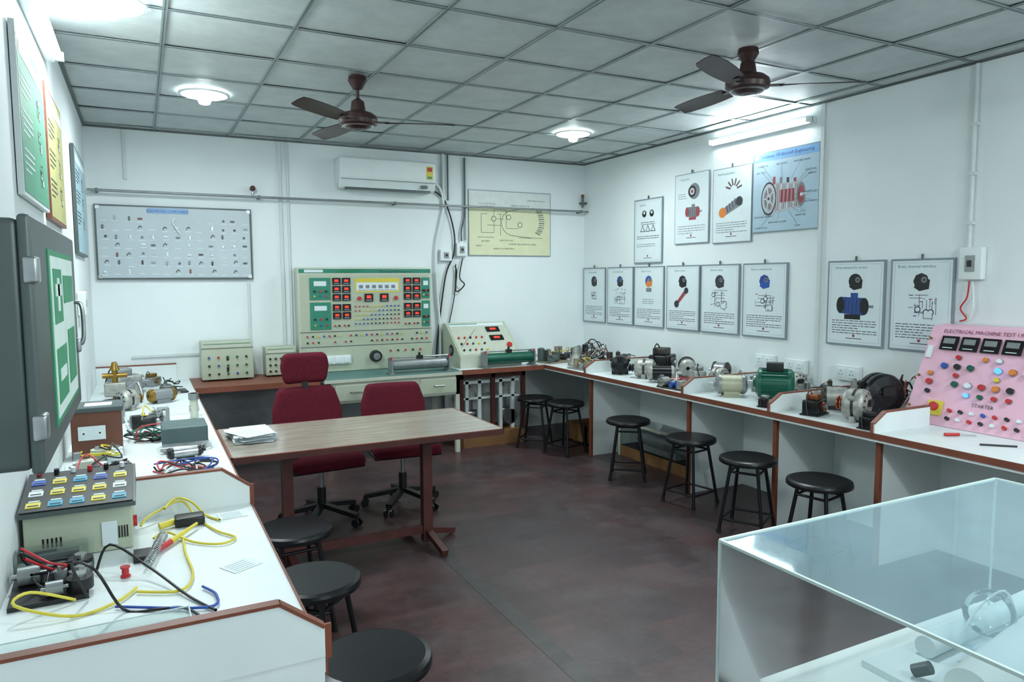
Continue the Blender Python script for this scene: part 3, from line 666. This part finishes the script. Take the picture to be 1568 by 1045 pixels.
for i in range(16):
    b.T(.54+random.uniform(-.012,.012),4.42+random.uniform(-.02,.02),.7535+i*.0028,random.uniform(-.2,.2)+.1)
    b.box(-.105,-.15,0,.105,.15,.0016,PAPER)
b.T(.52,4.36,.7545+.045,.4); b.box(-.09,-.13,0,.09,.13,.0015,PAPER)
for i in range(6): b.box(-.07,-.09+i*.03,.0015,.05,-.087+i*.03,.0018,TXT)
b.done()
# ---------------------------------------------------------------- chairs
def chair(loc,rz,head,dz=0):
    b=B('office_chair')
    b.rbox(-.25,-.24,.43,.25,.24,.52,.045,MAROON,n=5,deform=lambda x,y,z:(x*(1-.12*max(0,y)/.24),y,z-.03*(abs(y/.24)**3 if y<0 else 0)))
    b.rbox(-.245,-.22,.405,.245,.22,.435,.012,BLACK)
    def bk(x,y,z): 
        t=(z-.53)/.4; w=1-.18*max(0,t-.6)/.4-.10*max(0,.3-t)/.3
        return (x*w,y+.07*t-.5*x*x*1.0+.02,z+dz*max(0,t))
    b.rbox(-.25,.22,.53,.25,.30,.94,.04,MAROON,n=6,deform=bk)
    b.rbox(-.22,.29,.56,.22,.315,.90,.012,BLACK,n=6,deform=bk)
    if head:
        b.rbox(-.175,.29,.935,.175,.37,1.155,.04,MAROON,n=5,deform=lambda x,y,z:(x*(1-.12*abs((z-1.06)/.11)),y-.8*x*x+.02,z)); b.box(-.02,.32,.88,.02,.345,1.0,BLACK)
    b.tube([(0,.0,.41),(0,.2,.40),(0,.33,.46),(0,.365,.62)],.022,BLACK)
    b.cyl((0,0,.13),(0,0,.25),.03,BLACK); b.cyl((0,0,.25),(0,0,.41),.016,STEEL); b.cyl((0,0,.38),(0,0,.41),.07,BLACK,r1=.1)
    for i in range(5):
        a=2*math.pi*i/5+.35; ca,sa=math.cos(a),math.sin(a)
        b.beam((0,0,.125),(.28*ca,.28*sa,.075),.045,.03,BLACK); b.cyl((.28*ca,.28*sa,.05),(.28*ca,.28*sa,.08),.012,BLACK)
        for q in(-.016,.016): b.cyl((.28*ca-sa*q,.28*sa+ca*q,.028),(.28*ca-sa*(q+.014*(1 if q>0 else -1)),.28*sa+ca*(q+.014*(1 if q>0 else -1)),.028),.028,BLACK,seg=14)
    return b.done(loc,rz)
chair((1.05,4.95,0),.08,True,-.03); chair((1.67,5.05,0),-.10,False,-.06)
# ---------------------------------------------------------------- stools
b=B('round_stool')
b.lathe([(.0001,.50),(.165,.50),(.182,.494),(.186,.482),(.186,.468),(.178,.462),(.0001,.462)],BLACKM,seg=36)
leg=[]
for i in range(4):
    a=math.pi/4+i*math.pi/2; p=(.12*math.cos(a),.12*math.sin(a),.462); q=(.20*math.cos(a),.20*math.sin(a),.0); leg.append((Vector(p),Vector(q))); b.cyl(p,(q[0],q[1],.012),.0115,BLACKM,seg=10); b.cyl((q[0],q[1],0),(q[0],q[1],.025),.015,BLACK,seg=10)
for t in(.12,.80):
    for i in range(4):
        A=leg[i][0].lerp(leg[i][1],t); C=leg[(i+1)%4][0].lerp(leg[(i+1)%4][1],t); b.cyl(A,C,.008,BLACKM,seg=8)
b.done((.60,2.14,0),.3); st=bpy.data.objects['round_stool']
for x,y,r in((.56,2.83,.8),(.60,3.47,.1),(3.49,2.86,.2),(3.52,3.45,.5),(3.60,4.10,.2),(3.60,4.88,.9),(3.58,5.86,.35),(3.46,6.25,.8)): copy(st,(x,y,0),r)
# ---------------------------------------------------------------- rack under the back bench
b=B('display_rack'); x0,x1,y0,y1,z1=2.78,3.52,6.56,6.98,.74
CRATE=mat('crate_wood',(120,85,50),.6,0,.2,6)
b.box(x0,y0-.08,0,x1-.05,y1,.13,CRATE)
for x in(x0,x0+.35,x1-.04): b.box(x,y0,.13,x+.04,y0+.04,z1,DKBROWN)
b.box(x0,y0,z1-.06,x1,y0+.04,z1,DKBROWN); b.box(x0,y1-.02,.13,x1,y1,z1,WHITE)
for x in(x0+.08,x0+.22,x0+.46,x0+.60): b.box(x,y0+.05,.13,x+.035,y0+.085,z1-.08,WHITE)
for x in(x0+.17,x0+.56): 
    b.cyl((x,y0+.2,.16),(x,y0+.2,.45),.05,GREY); b.cyl((x,y0+.2,.45),(x,y0+.2,.62),.02,BRASS); b.cyl((x-.05,y0+.15,.3),(x+.07,y0+.15,.3),.04,STEEL)
    b.cyl((x,y0+.11,.52),(x,y0+.14,.52),.05,ALU)
b.box(x0+.05,y0+.05,.46,x1-.05,y0+.3,.48,WHITE); b.box(x0+.05,y0+.05,.62,x1-.05,y0+.08,.65,WHITE)
b.cyl((x1-.15,y0+.05,.25),(x1-.15,y0+.2,.25),.08,STEEL); b.cyl((x0+.2,y0+.03,.2),(x0+.2,y0+.16,.2),.06,ALU)
b.done()
b=B('storage_case'); b.box(4.0,4.55,0,4.27,5.55,.10,CRATE); b.box(4.0,4.55,.10,4.27,5.55,.32,ACRYL)
b.cyl((4.13,4.7,.2),(4.13,5.4,.2),.06,GREY); b.box(4.05,4.8,.1,4.2,5.3,.15,ALU)
for yy in(4.55,5.54): b.box(3.99,yy,.0,4.02,yy+.02,.33,CREAM)
b.box(3.99,4.55,.315,4.02,5.56,.335,CREAM); b.done()
b=B('wooden_crate'); b.box(3.90,6.0,.0,4.2,6.35,.02,CRATE)
for x in(3.90,4.18): b.box(x,6.0,0,x+.02,6.35,.2,CRATE)
for y in(6.0,6.33): b.box(3.90,y,0,4.2,y+.02,.2,CRATE)
b.done()
# ---------------------------------------------------------------- acrylic case
E=mat('acrylic_edge',(190,205,202),.35)
b=B('acrylic_display_case'); x0,x1,y0,y1,z0,z1=1.115,2.16,.30,1.17,.72,1.10
b.add([(x0,y0,z1-.001),(x1,y0,z1-.001),(x1,y1,z1-.001),(x0,y1,z1-.001)],[(0,1,2,3)],ACRYT)
for a in((x0,y0,x0,y1),(x1,y0,x1,y1),(x0,y1,x1,y1),(x0,y0,x1,y0)):
    b.add([(a[0],a[1],z0),(a[2],a[3],z0),(a[2],a[3],z1-.003),(a[0],a[1],z1-.003)],[(0,1,2,3)],ACRYL)
for (xa,ya,xb,yb) in((x0,y0,x1,y0),(x0,y1,x1,y1),(x0,y0,x0,y1),(x1,y0,x1,y1)): b.beam((xa,ya,z1),(xb,yb,z1),.006,.006,E)
for x in(x0,x1):
    for y in(y0,y1): b.beam((x,y,z0),(x,y,z1),.005,.005,E,up=(0,1,0))
b.box(x0+.12,y0+.05,.722,x1-.03,1.045,.80,WHITE)
b.box(x0+.30,y0+.2,.80,x1-.06,1.03,.815,PAPER)
b.cyl((1.42,.80,.86),(2.02,.90,.86),.045,WHITE); b.cyl((1.55,.97,.84),(2.08,1.0,.84),.025,PAPER); b.sph((1.72,.93,.90),.055,ACRYL)
b.tube([(1.60,.93,.86),(1.66,.92,.93),(1.78,.93,.94),(1.84,.93,.86)],.003,TRIM)
b.cyl((1.45,.93,.83),(1.46,.90,.85),.014,DKGREY); b.cyl((2.04,1.0,.98),(2.12,.88,.9),.005,YELLOW)
b.done()
b=B('display_stand'); b.box(1.06,.25,.685,2.2,1.20,.719,WHITE)
for x in(1.08,2.14):
    for y in(.27,1.14): b.box(x,y,0,x+.04,y+.04,.685,DKBROWN)
b.done()
# ---------------------------------------------------------------- pink test unit
b=B('machine_test_panel'); dx,dz=.27,.58; L=math.hypot(dx,dz); W=1.0; Y0=2.84
b.prism([(4.20-.0,BH+.002),(4.585,BH+.002),(4.585,BH+dz+.01),(4.20+dx,BH+dz)],'y',Y0-W,Y0,PINK)
b.M=Matrix.Translation((4.199,Y0,BH+.002))@Matrix.Rotation(R90,4,'Z')@Matrix.Rotation(-math.atan2(dx,dz),4,'X')
q=-.002
b.tx('ELECTRICAL MACHINE TEST UNIT(MOTOR)',.08,L-.045,.033,mat('print_maroon',(110,15,55),.5),q-.001,'LEFT')
for i in range(7): x=.09+i*.122; b.box(x,q-.012,L-.16,x+.10,q,L-.07,BLACKM); b.r2(x+.015,L-.12,x+.085,L-.085,GREY,q-.013); b.r2(x+.02,L-.15,x+.08,L-.145,PAPER,q-.013)
cm=[BULB,RED,YELLOW,DGREEN,ORANGE,BLUE,RED,PAPER,BLACK]
for i in range(12):
    for j,zz in enumerate((.435,.375,.32,.265,.205)):
        if random.random()<.62 or (i==1 and j==1):
            mm=BULB if (i==1 and j==2) else cm[(i*3+j*2+i//3)%9]; x=.07+i*.078+.008*j
            r=.017 if j in(1,3) else .013
            b.cyl((x,q-.006,zz),(x,q,zz),r*1.25,STEEL,seg=12); b.cyl((x,q-.022,zz),(x,q-.005,zz),r,mm,seg=12)
b.box(.13,q-.01,.06,.22,q,.15,YELLOW); b.cyl((.175,q-.03,.11),(.175,q,.11),.026,RED); b.tx('STARTER',.44,.145,.03,TXTD,q-.001); b.tx('INVERTER',.80,.145,.03,TXTD,q-.001)
for i in range(11): 
    x=.27+i*.064; b.cyl((x,q-.02,.10),(x,q,.10),.011,(RED,BLACK,PAPER,BLUE)[i%4],seg=10); b.cyl((x,q-.02,.05),(x,q,.05),.011,(BLACK,PAPER,RED)[i%3],seg=10)
b.box(.02,q-.012,.42,.05,q,.5,PAPER)
for z in(.1,.3,.55): b.cyl((.015,q-.01,z),(.015,q,z),.008,BRASS,seg=8)
b.M=Matrix.Identity(4); b.done()
# ---------------------------------------------------------------- machine parts
def motor(name,x,y,ang,L,R,m1,m2,z=BH+.002,fins=True,feet=True,tb=None,tbm=BLACK):
    b=B(name); h=R*1.12; b.M=Matrix.Translation((x,y,z))@Matrix.Rotation(ang,4,'Z')
    d=(1,0,0); p=(0,0,h)
    b.cyl((-L/2,0,h),(L/2,0,h),R*.9,m1,seg=26)
    if fins:
        for i in range(20):
            a=2*math.pi*i/20; c,s_=math.cos(a),math.sin(a); b.beam((-L*.42,c*R*.93,h+s_*R*.93),(L*.42,c*R*.93,h+s_*R*.93),R*.05,R*.14,m1,up=(0,c,s_))
    b.lathe([(R*.2,-L*.62),(R*.75,-L*.60),(R*.98,-L*.5),(R*.98,-L*.40)],m2,p=p,d=d); b.lathe([(R*.98,L*.40),(R*.98,L*.5),(R*.7,L*.58),(R*.3,L*.62),(R*.3,L*.68),(.0001,L*.68)],m2,p=p,d=d)
    b.cyl((L*.6,0,h),(L*.85,0,h),R*.16,STEEL,seg=12); b.lathe([(R*.2,-L*.62),(R*.2,-L*.5),(.0001,-L*.5)],BLACK,p=p,d=d)
    for i in range(4): a=math.pi/4+i*math.pi/2; b.cyl((-L*.55,R*.85*math.cos(a),h+R*.85*math.sin(a)),(L*.55,R*.85*math.cos(a),h+R*.85*math.sin(a)),R*.06,STEEL,seg=8)
    if feet:
        for s_ in(-1,1): b.box(-L*.35,s_*R*.35,0,L*.35,s_*R*.95,R*.12,m1); b.box(-L*.3,s_*R*.5,0,L*.3,s_*R*.62,h*.6,m1)
    else: b.box(-L*.3,-R*.3,0,L*.3,R*.3,h*.4,m2)
    if tb: b.rbox(-tb,-tb*.8,h+R*.8,tb,tb*.8,h+R*.8+tb*1.1,.004,tbm)
    return b.done()
def alternator(name,x,y,ang,L,R,m1,m2,z=BH+.002):
    b=B(name); h=R*1.02; b.M=Matrix.Translation((x,y,z))@Matrix.Rotation(ang,4,'Z'); p=(0,0,h); d=(1,0,0)
    b.lathe([(.0001,-L*.5),(R*.5,-L*.5),(R*.9,-L*.4),(R,-L*.28),(R,-L*.06),(R*.93,-L*.06),(R*.93,L*.06),(R,L*.06),(R,L*.28),(R*.88,L*.42),(R*.4,L*.5),(.0001,L*.5)],m1,p=p,d=d)
    b.lathe([(R*.95,-L*.06),(R*.95,L*.06)],IRON,p=p,d=d)
    for i in range(12):
        a=2*math.pi*i/12; c,s_=math.cos(a),math.sin(a)
        for e in(-1,1): b.beam((e*L*.475,c*R*.35,h+s_*R*.35),(e*L*.40,c*R*.8,h+s_*R*.8),R*.12,L*.07,BLACK,up=(1,0,0))
    b.lathe([(.0001,L*.78),(R*.15,L*.78),(R*.42,L*.76),(R*.42,L*.70),(R*.3,L*.66),(R*.42,L*.62),(R*.42,L*.56),(R*.1,L*.54)],m2,p=p,d=d)
    b.cyl((0,0,h),(L*.82,0,h),R*.12,STEEL,seg=10)
    for e in(-1,1): b.beam((-L*.1,e*R*.7,0.02),(L*.1,e*R*.7,.02),R*.4,.04,m1); b.cyl((-L*.12,e*R*.95,h*1.5),(L*.12,e*R*.95,h*1.5),R*.16,m1,seg=12)
    b.box(-L*.6,-R*.3,h,-L*.4,R*.3,h+R*.4,BLACK)
    return b.done()
def gearbox(name,x,y,ang,s,m1,m2,z=BH+.002):
    b=B(name); b.M=Matrix.Translation((x,y,z))@Matrix.Rotation(ang,4,'Z')
    b.rbox(-s,-s*.7,0,s,s*.7,s*1.3,s*.15,m1,n=1); b.rbox(-s*.7,-s*.5,s*1.3,s*.4,s*.5,s*1.8,s*.1,m2); b.box(-s*1.15,-s*.8,0,s*1.15,s*.8,s*.12,m1)
    b.cyl((s,0,s*.7),(s*1.25,0,s*.7),s*.5,m2); b.cyl((s*1.2,0,s*.7),(s*1.6,0,s*.7),s*.14,STEEL,seg=12); b.cyl((0,-s*.7,s*.75),(0,-s*.9,s*.75),s*.42,m2); b.cyl((0,-s*.9,s*.75),(0,-s*1.05,s*.75),s*.2,STEEL)
    for i in range(6): a=i*math.pi/3; b.cyl((s*.34*math.cos(a),-s*.9,s*.75+s*.34*math.sin(a)),(s*.34*math.cos(a),-s*.94,s*.75+s*.34*math.sin(a)),s*.05,STEEL,seg=6)
    for i in range(4): b.box(-s*.9+i*s*.45,-s*.73,s*.15,-s*.8+i*s*.45,-s*.7,s*1.2,m1)
    b.tube([(-s*.5,0,s*1.8),(-s*.6,s*.2,s*2.1),(-s*.9,s*.3,s*1.6),(-s*1.2,s*.2,s*.8),(-s*1.3,0,s*.1)],s*.05,BLACK)
    return b.done()
def tray(name,x,y,ang,w,d,mats,z=BH+.002,n=10,seed=1,hm=.10):
    rr=random.Random(seed); b=B(name); b.M=Matrix.Translation((x,y,z))@Matrix.Rotation(ang,4,'Z')
    b.box(-w/2,-d/2,0,w/2,d/2,.012,mats[0])
    for i in range(n):
        a,c=rr.uniform(-.42,.42)*w,rr.uniform(-.42,.42)*d; h=rr.uniform(.03,hm); s=rr.uniform(.015,.04); m=rr.choice(mats)
        if rr.random()<.5: b.cyl((a,c,.012),(a,c,h),s,m,seg=14); b.cyl((a,c,h),(a,c,h+.012),s*.5,STEEL,seg=10)
        elif rr.random()<.5: b.cyl((a-s,c,.012+s),(a+s,c,.012+s),s,m,seg=14); b.cyl((a-s*1.6,c,.012+s),(a+s*1.6,c,.012+s),s*.3,STEEL,seg=8)
        else: b.rbox(a-s,c-s*.8,.012,a+s,c+s*.8,h,.004,m)
    for i in range(3):
        P=[(rr.uniform(-.45,.45)*w,rr.uniform(-.45,.45)*d,rr.uniform(.03,.12)) for _ in range(5)]; b.tube(P,.004,rr.choice([BLACK,BLACK,RED,YELLOW,WHITE]),seg=6)
    return b.done()
def wires(name,x,y,r,cols,n=6,z=BH+.008,seed=2,h=.08,th=.0045):
    rr=random.Random(seed); b=B(name)
    for i in range(n):
        P=[]; a0=rr.uniform(0,6.28)
        for k in range(7): a=a0+k*rr.uniform(.7,1.2); q=r*rr.uniform(.4,1); P.append((x+q*math.cos(a),y+q*math.sin(a),z+rr.random()**2*h))
        P[0]=(P[0][0],P[0][1],z-.003+th-.004); b.tube(P,th,cols[i%len(cols)],seg=6)
    return b.done()
TAN=mat('tan_metal',(150,140,118),.5,.3,.2,15); BEN=mat('beige_enamel',(175,175,150),.45,.2)
tray('instrument_chassis',3.90,6.62,.2,.36,.30,[TAN,IRON,DKGREY,STEEL],n=18,seed=4,hm=.16)
b=B('metal_funnel'); b.T(3.92,6.22,BH+.002); b.lathe([(.08,0),(.08,.012),(.035,.12),(.03,.19),(.022,.19),(.022,.1)],ALU); b.done()
wires('wire_bundle',4.28,6.42,.17,[BLACK,BLACK,BROWN,STEEL],12,seed=5,h=.22,th=.006)
tray('instrument_chassis',4.35,6.85,.1,.3,.3,[DKGREY,BLACK,STEEL],n=10,seed=65,hm=.15)
tray('engine_parts_tray',3.86,5.93,.1,.24,.30,[STEEL,IRON,ALU,TAN],n=13,seed=61,hm=.12)
tray('engine_parts_tray',4.32,5.94,.1,.36,.3,[IRON,BLACKM,STEEL,ALU],n=16,seed=6,hm=.17)
gearbox('gearbox',4.36,5.38,.5,.13,BLACKM,IRON)
alternator('alternator',3.93,5.46,.9,.17,.085,BLACKM,STEEL); alternator('alternator',3.97,5.14,2.3,.19,.085,ALU,BLACKM); motor('starter_motor',3.93,4.86,-.6,.2,.068,BLACKM,ALU,fins=False,feet=False)
motor('starter_motor',4.36,5.03,.9,.26,.08,IRON,ALU,fins=False); tray('engine_parts_tray',3.86,4.53,.1,.26,.28,[IRON,BLUE,STEEL,ALU,BLACKM],n=15,seed=16)
gearbox('carburettor',4.22,4.74,1.2,.075,ALU,STEEL); motor('magneto',4.47,4.72,2.0,.12,.075,STEEL,IRON,fins=False); alternator('alternator',4.22,4.47,1.7,.12,.075,ALU,STEEL); gearbox('oil_pump',4.46,4.45,.4,.055,IRON,ALU)
motor('dynamo',3.93,4.04,2.5,.19,.078,BEN,GREY,fins=False)
motor('electric_motor',4.05,3.73,2.3,.22,.11,DGREEN,DGREEN,tb=.058)
alternator('alternator',4.28,4.09,1.0,.10,.07,STEEL,GREY); alternator('alternator',4.46,3.90,1.3,.12,.08,ALU,IRON); tray('engine_parts_tray',4.40,3.60,.1,.28,.22,[IRON,STEEL,ALU,BLACKM],n=13,seed=66,hm=.14); gearbox('solenoid_relay',3.80,3.58,.3,.045,BLACKM,STEEL)
gearbox('stator_core',3.86,3.22,.3,.075,BLACKM,COPPER); motor('starter_motor',4.13,3.27,2.3,.16,.075,ALU,IRON,fins=False,feet=False)
alternator('alternator',3.90,2.94,1.9,.15,.10,ALU,COPPER); alternator('generator',4.20,3.0,1.2,.16,.135,BLACKM,BLACK)
tray('engine_parts_tray',4.45,3.26,.0,.24,.24,[TAN,IRON,STEEL,ALU],n=14,seed=67,hm=.18); wires('wire_bundle',4.46,2.98,.1,[BLACK,WHITE,TAN,COPPER],10,seed=9,h=.25,th=.006)
gearbox('voltage_regulator',3.78,2.76,.1,.055,BLACKM,BLACK)
b=B('pen'); b.cyl((3.9,2.2,BH+.006),(4.02,2.08,BH+.006),.005,BLACK); b.done()
b=B('screwdriver'); b.cyl((3.95,2.42,BH+.012),(4.02,2.38,BH+.012),.009,RED); b.cyl((4.02,2.38,BH+.012),(4.10,2.335,BH+.006),.003,STEEL); b.done()
# ---------------------------------------------------------------- left bench items
b=B('relay_test_kit'); x0,x1,y0,y1=-.365,-.06,2.66,2.93; z=BH+.002
b.rbox(x0,y0,z,x1,y1,z+.15,.006,BEIGE)
for i in range(5): b.box(x0+.05+i*.012,y0-.002,z+.04,x0+.055+i*.012,y0,z+.07,BLACK); b.box(x1-.05+i*.008,y0-.002,z+.04,x1-.046+i*.008,y0,z+.08,BLACK)
b.prism([(y0-.03,z+.15),(y1+.01,z+.15),(y1+.01,z+.22),(y0-.03,z+.165)],'x',x0-.008,x1+.012,DKGREY)
an=math.atan2(.055,.31); b.M=Matrix.Translation((x0-.005,y0-.03,z+.168))@Matrix.Rotation(an,4,'X')
b.box(0,0,0,x1-x0+.01,.30,.003,BLACK)
for i in range(5):
    for j,mm in enumerate((CYAN if i%3 else YELLOW,YELLOW if i%4 else PAPER,(BLUE,YELLOW,CYAN)[i%3])):
        b.box(.015+i*.06,.025+j*.085,.003,.055+i*.06,.06+j*.085,.006,mm); b.box(.02+i*.06,.032+j*.085,.006,.05+i*.06,.04+j*.085,.0065,TXTD)
        b.box(.02+i*.06,.068+j*.085,.003,.05+i*.06,.075+j*.085,.005,PAPER)
for i in range(6): b.cyl((.03+i*.05,.285,.003),(.03+i*.05,.285,.02),.008,(RED,BLACK,PAPER)[i%3],seg=8)
b.M=Matrix.Identity(4); b.box(x1-.09,y0-.004,z+.02,x1-.045,y0-.0025,z+.10,PAPER); b.cyl((x1+.012,y0+.1,z+.06),(x1,y0+.1,z+.06),.02,RED); b.done()
tray('circuit_module',-.27,2.40,.05,.19,.24,[BLACK,GREY,DKGREY,STEEL],n=10,seed=21,hm=.06)
b=B('clear_component_box'); b.T(-.27,2.585,BH+.001,.05); b.box(-.1,-.03,0,.1,.03,.07,ACRYL); b.box(-.08,-.02,.004,.06,.02,.05,GREY); b.box(-.06,-.01,.05,.0,.01,.06,STEEL); b.done()
b=B('acrylic_cover'); b.T(-.14,1.90,BH+.003,0.03)
b.add([(-.22,-.12,.028),(.22,-.12,.028),(.22,.12,.028),(-.22,.12,.028)],[(0,1,2,3)],ACRYL)
for a in((-.22,-.12,.22,-.117),(-.22,.117,.22,.12),(-.22,-.12,-.217,.12),(.217,-.12,.22,.12)): b.box(a[0],a[1],.0,a[2],a[3],.027,ACRYL); b.box(a[0],a[1],.027,a[2],a[3],.0295,E)
b.box(-.16,-.05,.001,-.02,.04,.004,DKGREY); b.cyl((-.1,.07,.006),(.15,.02,.006),.005,STEEL,seg=8)
b.done()
b=B('glue_spool'); b.T(-.08,2.40,BH+.002); b.lathe([(.0001,0),(.014,0),(.014,.004),(.010,.006),(.010,.026),(.014,.028),(.014,.032),(.0001,.032)],RED); b.done()
b=B('heating_coil'); P=[]
for i in range(90): t=i/89; P.append((-.02+.014*math.cos(i*1.3)+.05*t,2.42+.26*t,BH+.022+.014*math.sin(i*1.3)))
b.tube(P,.002,STEEL,seg=5,sub=3); b.box(-.06,2.50,BH+.001,-.01,2.58,BH+.02,BLACK); b.done()
b=B('yellow_test_lead'); zz=BH+.008; yr=.0042
b.tube([(-.04,2.86,zz+.0),(-.02,2.88,zz+.02),(.02,2.92,zz+.03),(.10,2.94,zz+.05),(.15,2.85,zz),(.20,2.68,zz),(.25,2.58,zz),(.2,2.54,zz),(.12,2.60,zz),(.04,2.72,zz+.01),(.0,2.70,zz)],yr,YELLOW)
b.tube([(.04,2.90,zz+.04),(.08,2.95,zz+.06),(.13,2.92,zz+.05),(.18,2.88,zz),(.22,2.8,zz)],yr,YELLOW)
b.tube([(.09,2.66,zz),(.09,2.5,zz),(.10,2.3,zz),(.06,2.2,zz),(-.05,2.25,zz)],yr,YELLOW); b.tube([(-.2,2.27,zz),(-.3,2.25,zz+.05),(-.33,2.2,zz+.04),(-.2,2.16,zz),(-.1,2.2,zz),(-.05,2.28,zz)],yr,YELLOW)
b.cyl((.05,2.62,zz+.006),(.14,2.76,zz+.012),.010,YELLOW,r1=.005); b.cyl((.01,2.56,zz+.006),(.05,2.62,zz+.006),.010,RED)
b.done()
b=B('black_test_lead')
b.tube([(-.17,2.27,zz),(-.2,2.22,zz+.12),(-.14,2.14,zz+.12),(-.08,2.14,zz+.0),(0,2.10,zz),(.06,2.08,zz),(.10,2.0,zz),(.11,1.90,zz)],.004,BLACK); b.tube([(-.16,2.46,zz),(-.12,2.46,zz+.08),(-.02,2.36,zz+.03),(.08,2.15,zz),(.14,2.02,zz)],.004,BLACK); b.tube([(-.1,2.17,zz),(.12,2.05,zz),(.15,2.12,zz),(.12,2.2,zz)],.004,BLUE)
b.done()
b=B('plug_adaptor'); b.rbox(.07,2.79,BH+.002,.17,2.86,BH+.035,.008,BLACK); b.cyl((.02,2.80,BH+.015),(.07,2.82,BH+.02),.012,YELLOW); b.done()
for (x,y,r) in((.24,2.33,.5),(.27,2.86,.1)):
    b=B('note_paper'); b.T(x,y,BH+.001,r); b.box(-.05,-.04,0,.05,.04,.001,PAPER)
    for i in range(5): b.box(-.04,-.03+i*.014,.001,.03,-.028+i*.014,.0013,TXT)
    b.done()
tray('electronic_kit',-.24,3.22,.05,.24,.30,[BLACK,PAPER,GREY,DKGREY],n=16,seed=31,hm=.09); tray('electronic_kit',-.20,3.56,.0,.28,.26,[DKGREY,BEIGE,BLACK,STEEL],n=14,seed=32)
tray('electronic_kit',-.22,3.88,.1,.26,.24,[PAPER,BLACK,CREAM,GREY],n=12,seed=35)
wires('wire_bundle',.14,3.62,.15,[BLACK,RED,WHITE,BLACK,BLUE],10,seed=33,h=.05,th=.004)
wires('wire_bundle',.08,3.22,.12,[BLACK,WHITE,YELLOW,BLACK],6,seed=34,h=.04,th=.0035)
b=B('wooden_switch_box'); b.rbox(-.34,4.10,BH+.002,-.12,4.26,BH+.24,.004,mat('red_brown_wood',(105,62,45),.5,0,.15,6)); b.rbox(-.31,4.09,BH+.10,-.19,4.10,BH+.17,.003,PAPER)
for i in(0,1): b.cyl((-.285+i*.07,4.086,BH+.135),(-.285+i*.07,4.09,BH+.135),.014,WHITE); b.d2(-.285+i*.07,BH+.135,.005,BLACK,4.085,8)
b.rbox(-.35,4.08,BH+.24,-.11,4.3,BH+.265,.004,DKGREY); b.box(-.28,4.12,BH+.265,-.16,4.22,BH+.268,PAPER); b.done()
b=B('multimeter_box'); b.rbox(.06,4.06,BH+.03,.28,4.30,BH+.13,.008,mat('teal_grey',(75,95,95),.45,.1)); b.box(.06,4.055,BH+.03,.28,4.062,BH+.05,STEEL)
for x in(.08,.24): b.box(x,4.08,BH+.001,x+.02,4.28,BH+.03,BLACK)
b.cyl((.05,4.045,BH+.025),(.25,4.045,BH+.025),.012,STEEL); b.done()
motor('dynamo',.16,3.90,.15,.14,.03,STEEL,BLACK,fins=False,feet=False)
tray('instrument_tray',.02,4.85,.1,.26,.3,[WHITE,STEEL,BLACK,GREY],n=16,seed=41); tray('instrument_tray',-.24,5.20,.1,.2,.3,[GREY,STEEL,BLACK,CREAM],n=10,seed=42,hm=.14)
tray('instrument_tray',-.25,4.70,.1,.2,.3,[DKGREY,STEEL,BLACK,CREAM],n=10,seed=45,hm=.12)
wires('wire_bundle',.0,4.48,.14,[BLACK,BLACK,RED,DGREEN],8,seed=43,h=.06,th=.004)
b=B('valve_assembly'); b.T(-.2,5.95,BH+.002); b.cyl((0,0,0),(0,0,.02),.09,IRON); b.cyl((0,0,.02),(0,0,.24),.02,BRASS); b.cyl((-.08,0,.2),(.08,0,.2),.018,BRASS); b.cyl((0,0,.24),(0,0,.3),.035,BRASS,r1=.015); b.rbox(-.07,-.05,.05,.07,.05,.15,.01,ALU); b.tube([(.07,0,.1),(.14,0,.14),(.17,-.05,.06),(.16,-.1,.01)],.012,STEEL); b.done()
gearbox('pump_unit',-.15,6.45,.3,.11,ALU,GREY); alternator('alternator',-.12,5.58,.6,.13,.07,ALU,BRASS)
motor('servo_motor',.10,5.80,.4,.16,.05,GREY,BRASS,fins=False); tray('instrument_tray',.18,6.3,.1,.22,.18,[BLACK,DKGREY,STEEL],n=6,seed=44,hm=.06); gearbox('carburettor',.05,6.76,.9,.06,STEEL,BRASS)
b=B('paper_sheet'); b.T(.14,5.38,BH+.001,.2); b.box(-.1,-.15,0,.1,.15,.001,PAPER); b.box(-.05,-.1,.001,.05,.1,.0015,WHITE); b.done()
b=B('pipe_fitting'); b.T(.27,5.05,BH+.002); b.cyl((0,0,0),(0,0,.16),.025,CREAM); b.cyl((0,0,.12),(0,0,.16),.032,GREY); b.cyl((-.03,0,.06),(.03,0,.06),.018,STEEL); b.done()

# ---------------------------------------------------------------- world + camera
w=bpy.data.worlds.new('World'); sc.world=w; w.use_nodes=True
w.node_tree.nodes['Background'].inputs[0].default_value=(.6,.75,.8,1); w.node_tree.nodes['Background'].inputs[1].default_value=.3
psi,p,r=.4740,.0863,-.0050
F=Vector((math.sin(psi)*math.cos(p),math.cos(psi)*math.cos(p),-math.sin(p))); R0=Vector((math.cos(psi),-math.sin(psi),0)); U0=R0.cross(F)
R=R0*math.cos(r)+U0*math.sin(r); U=U0*math.cos(r)-R0*math.sin(r)
cd=bpy.data.cameras.new('camera'); cd.sensor_width=36; cd.lens=36*1102.5/1568; cd.clip_start=.05
co=bpy.data.objects.new('camera',cd); sc.collection.objects.link(co)
M=Matrix.Identity(4)
for i in range(3): M[i][0]=R[i]; M[i][1]=U[i]; M[i][2]=-F[i]
M[2][3]=1.68
co.matrix_world=M; sc.camera=co
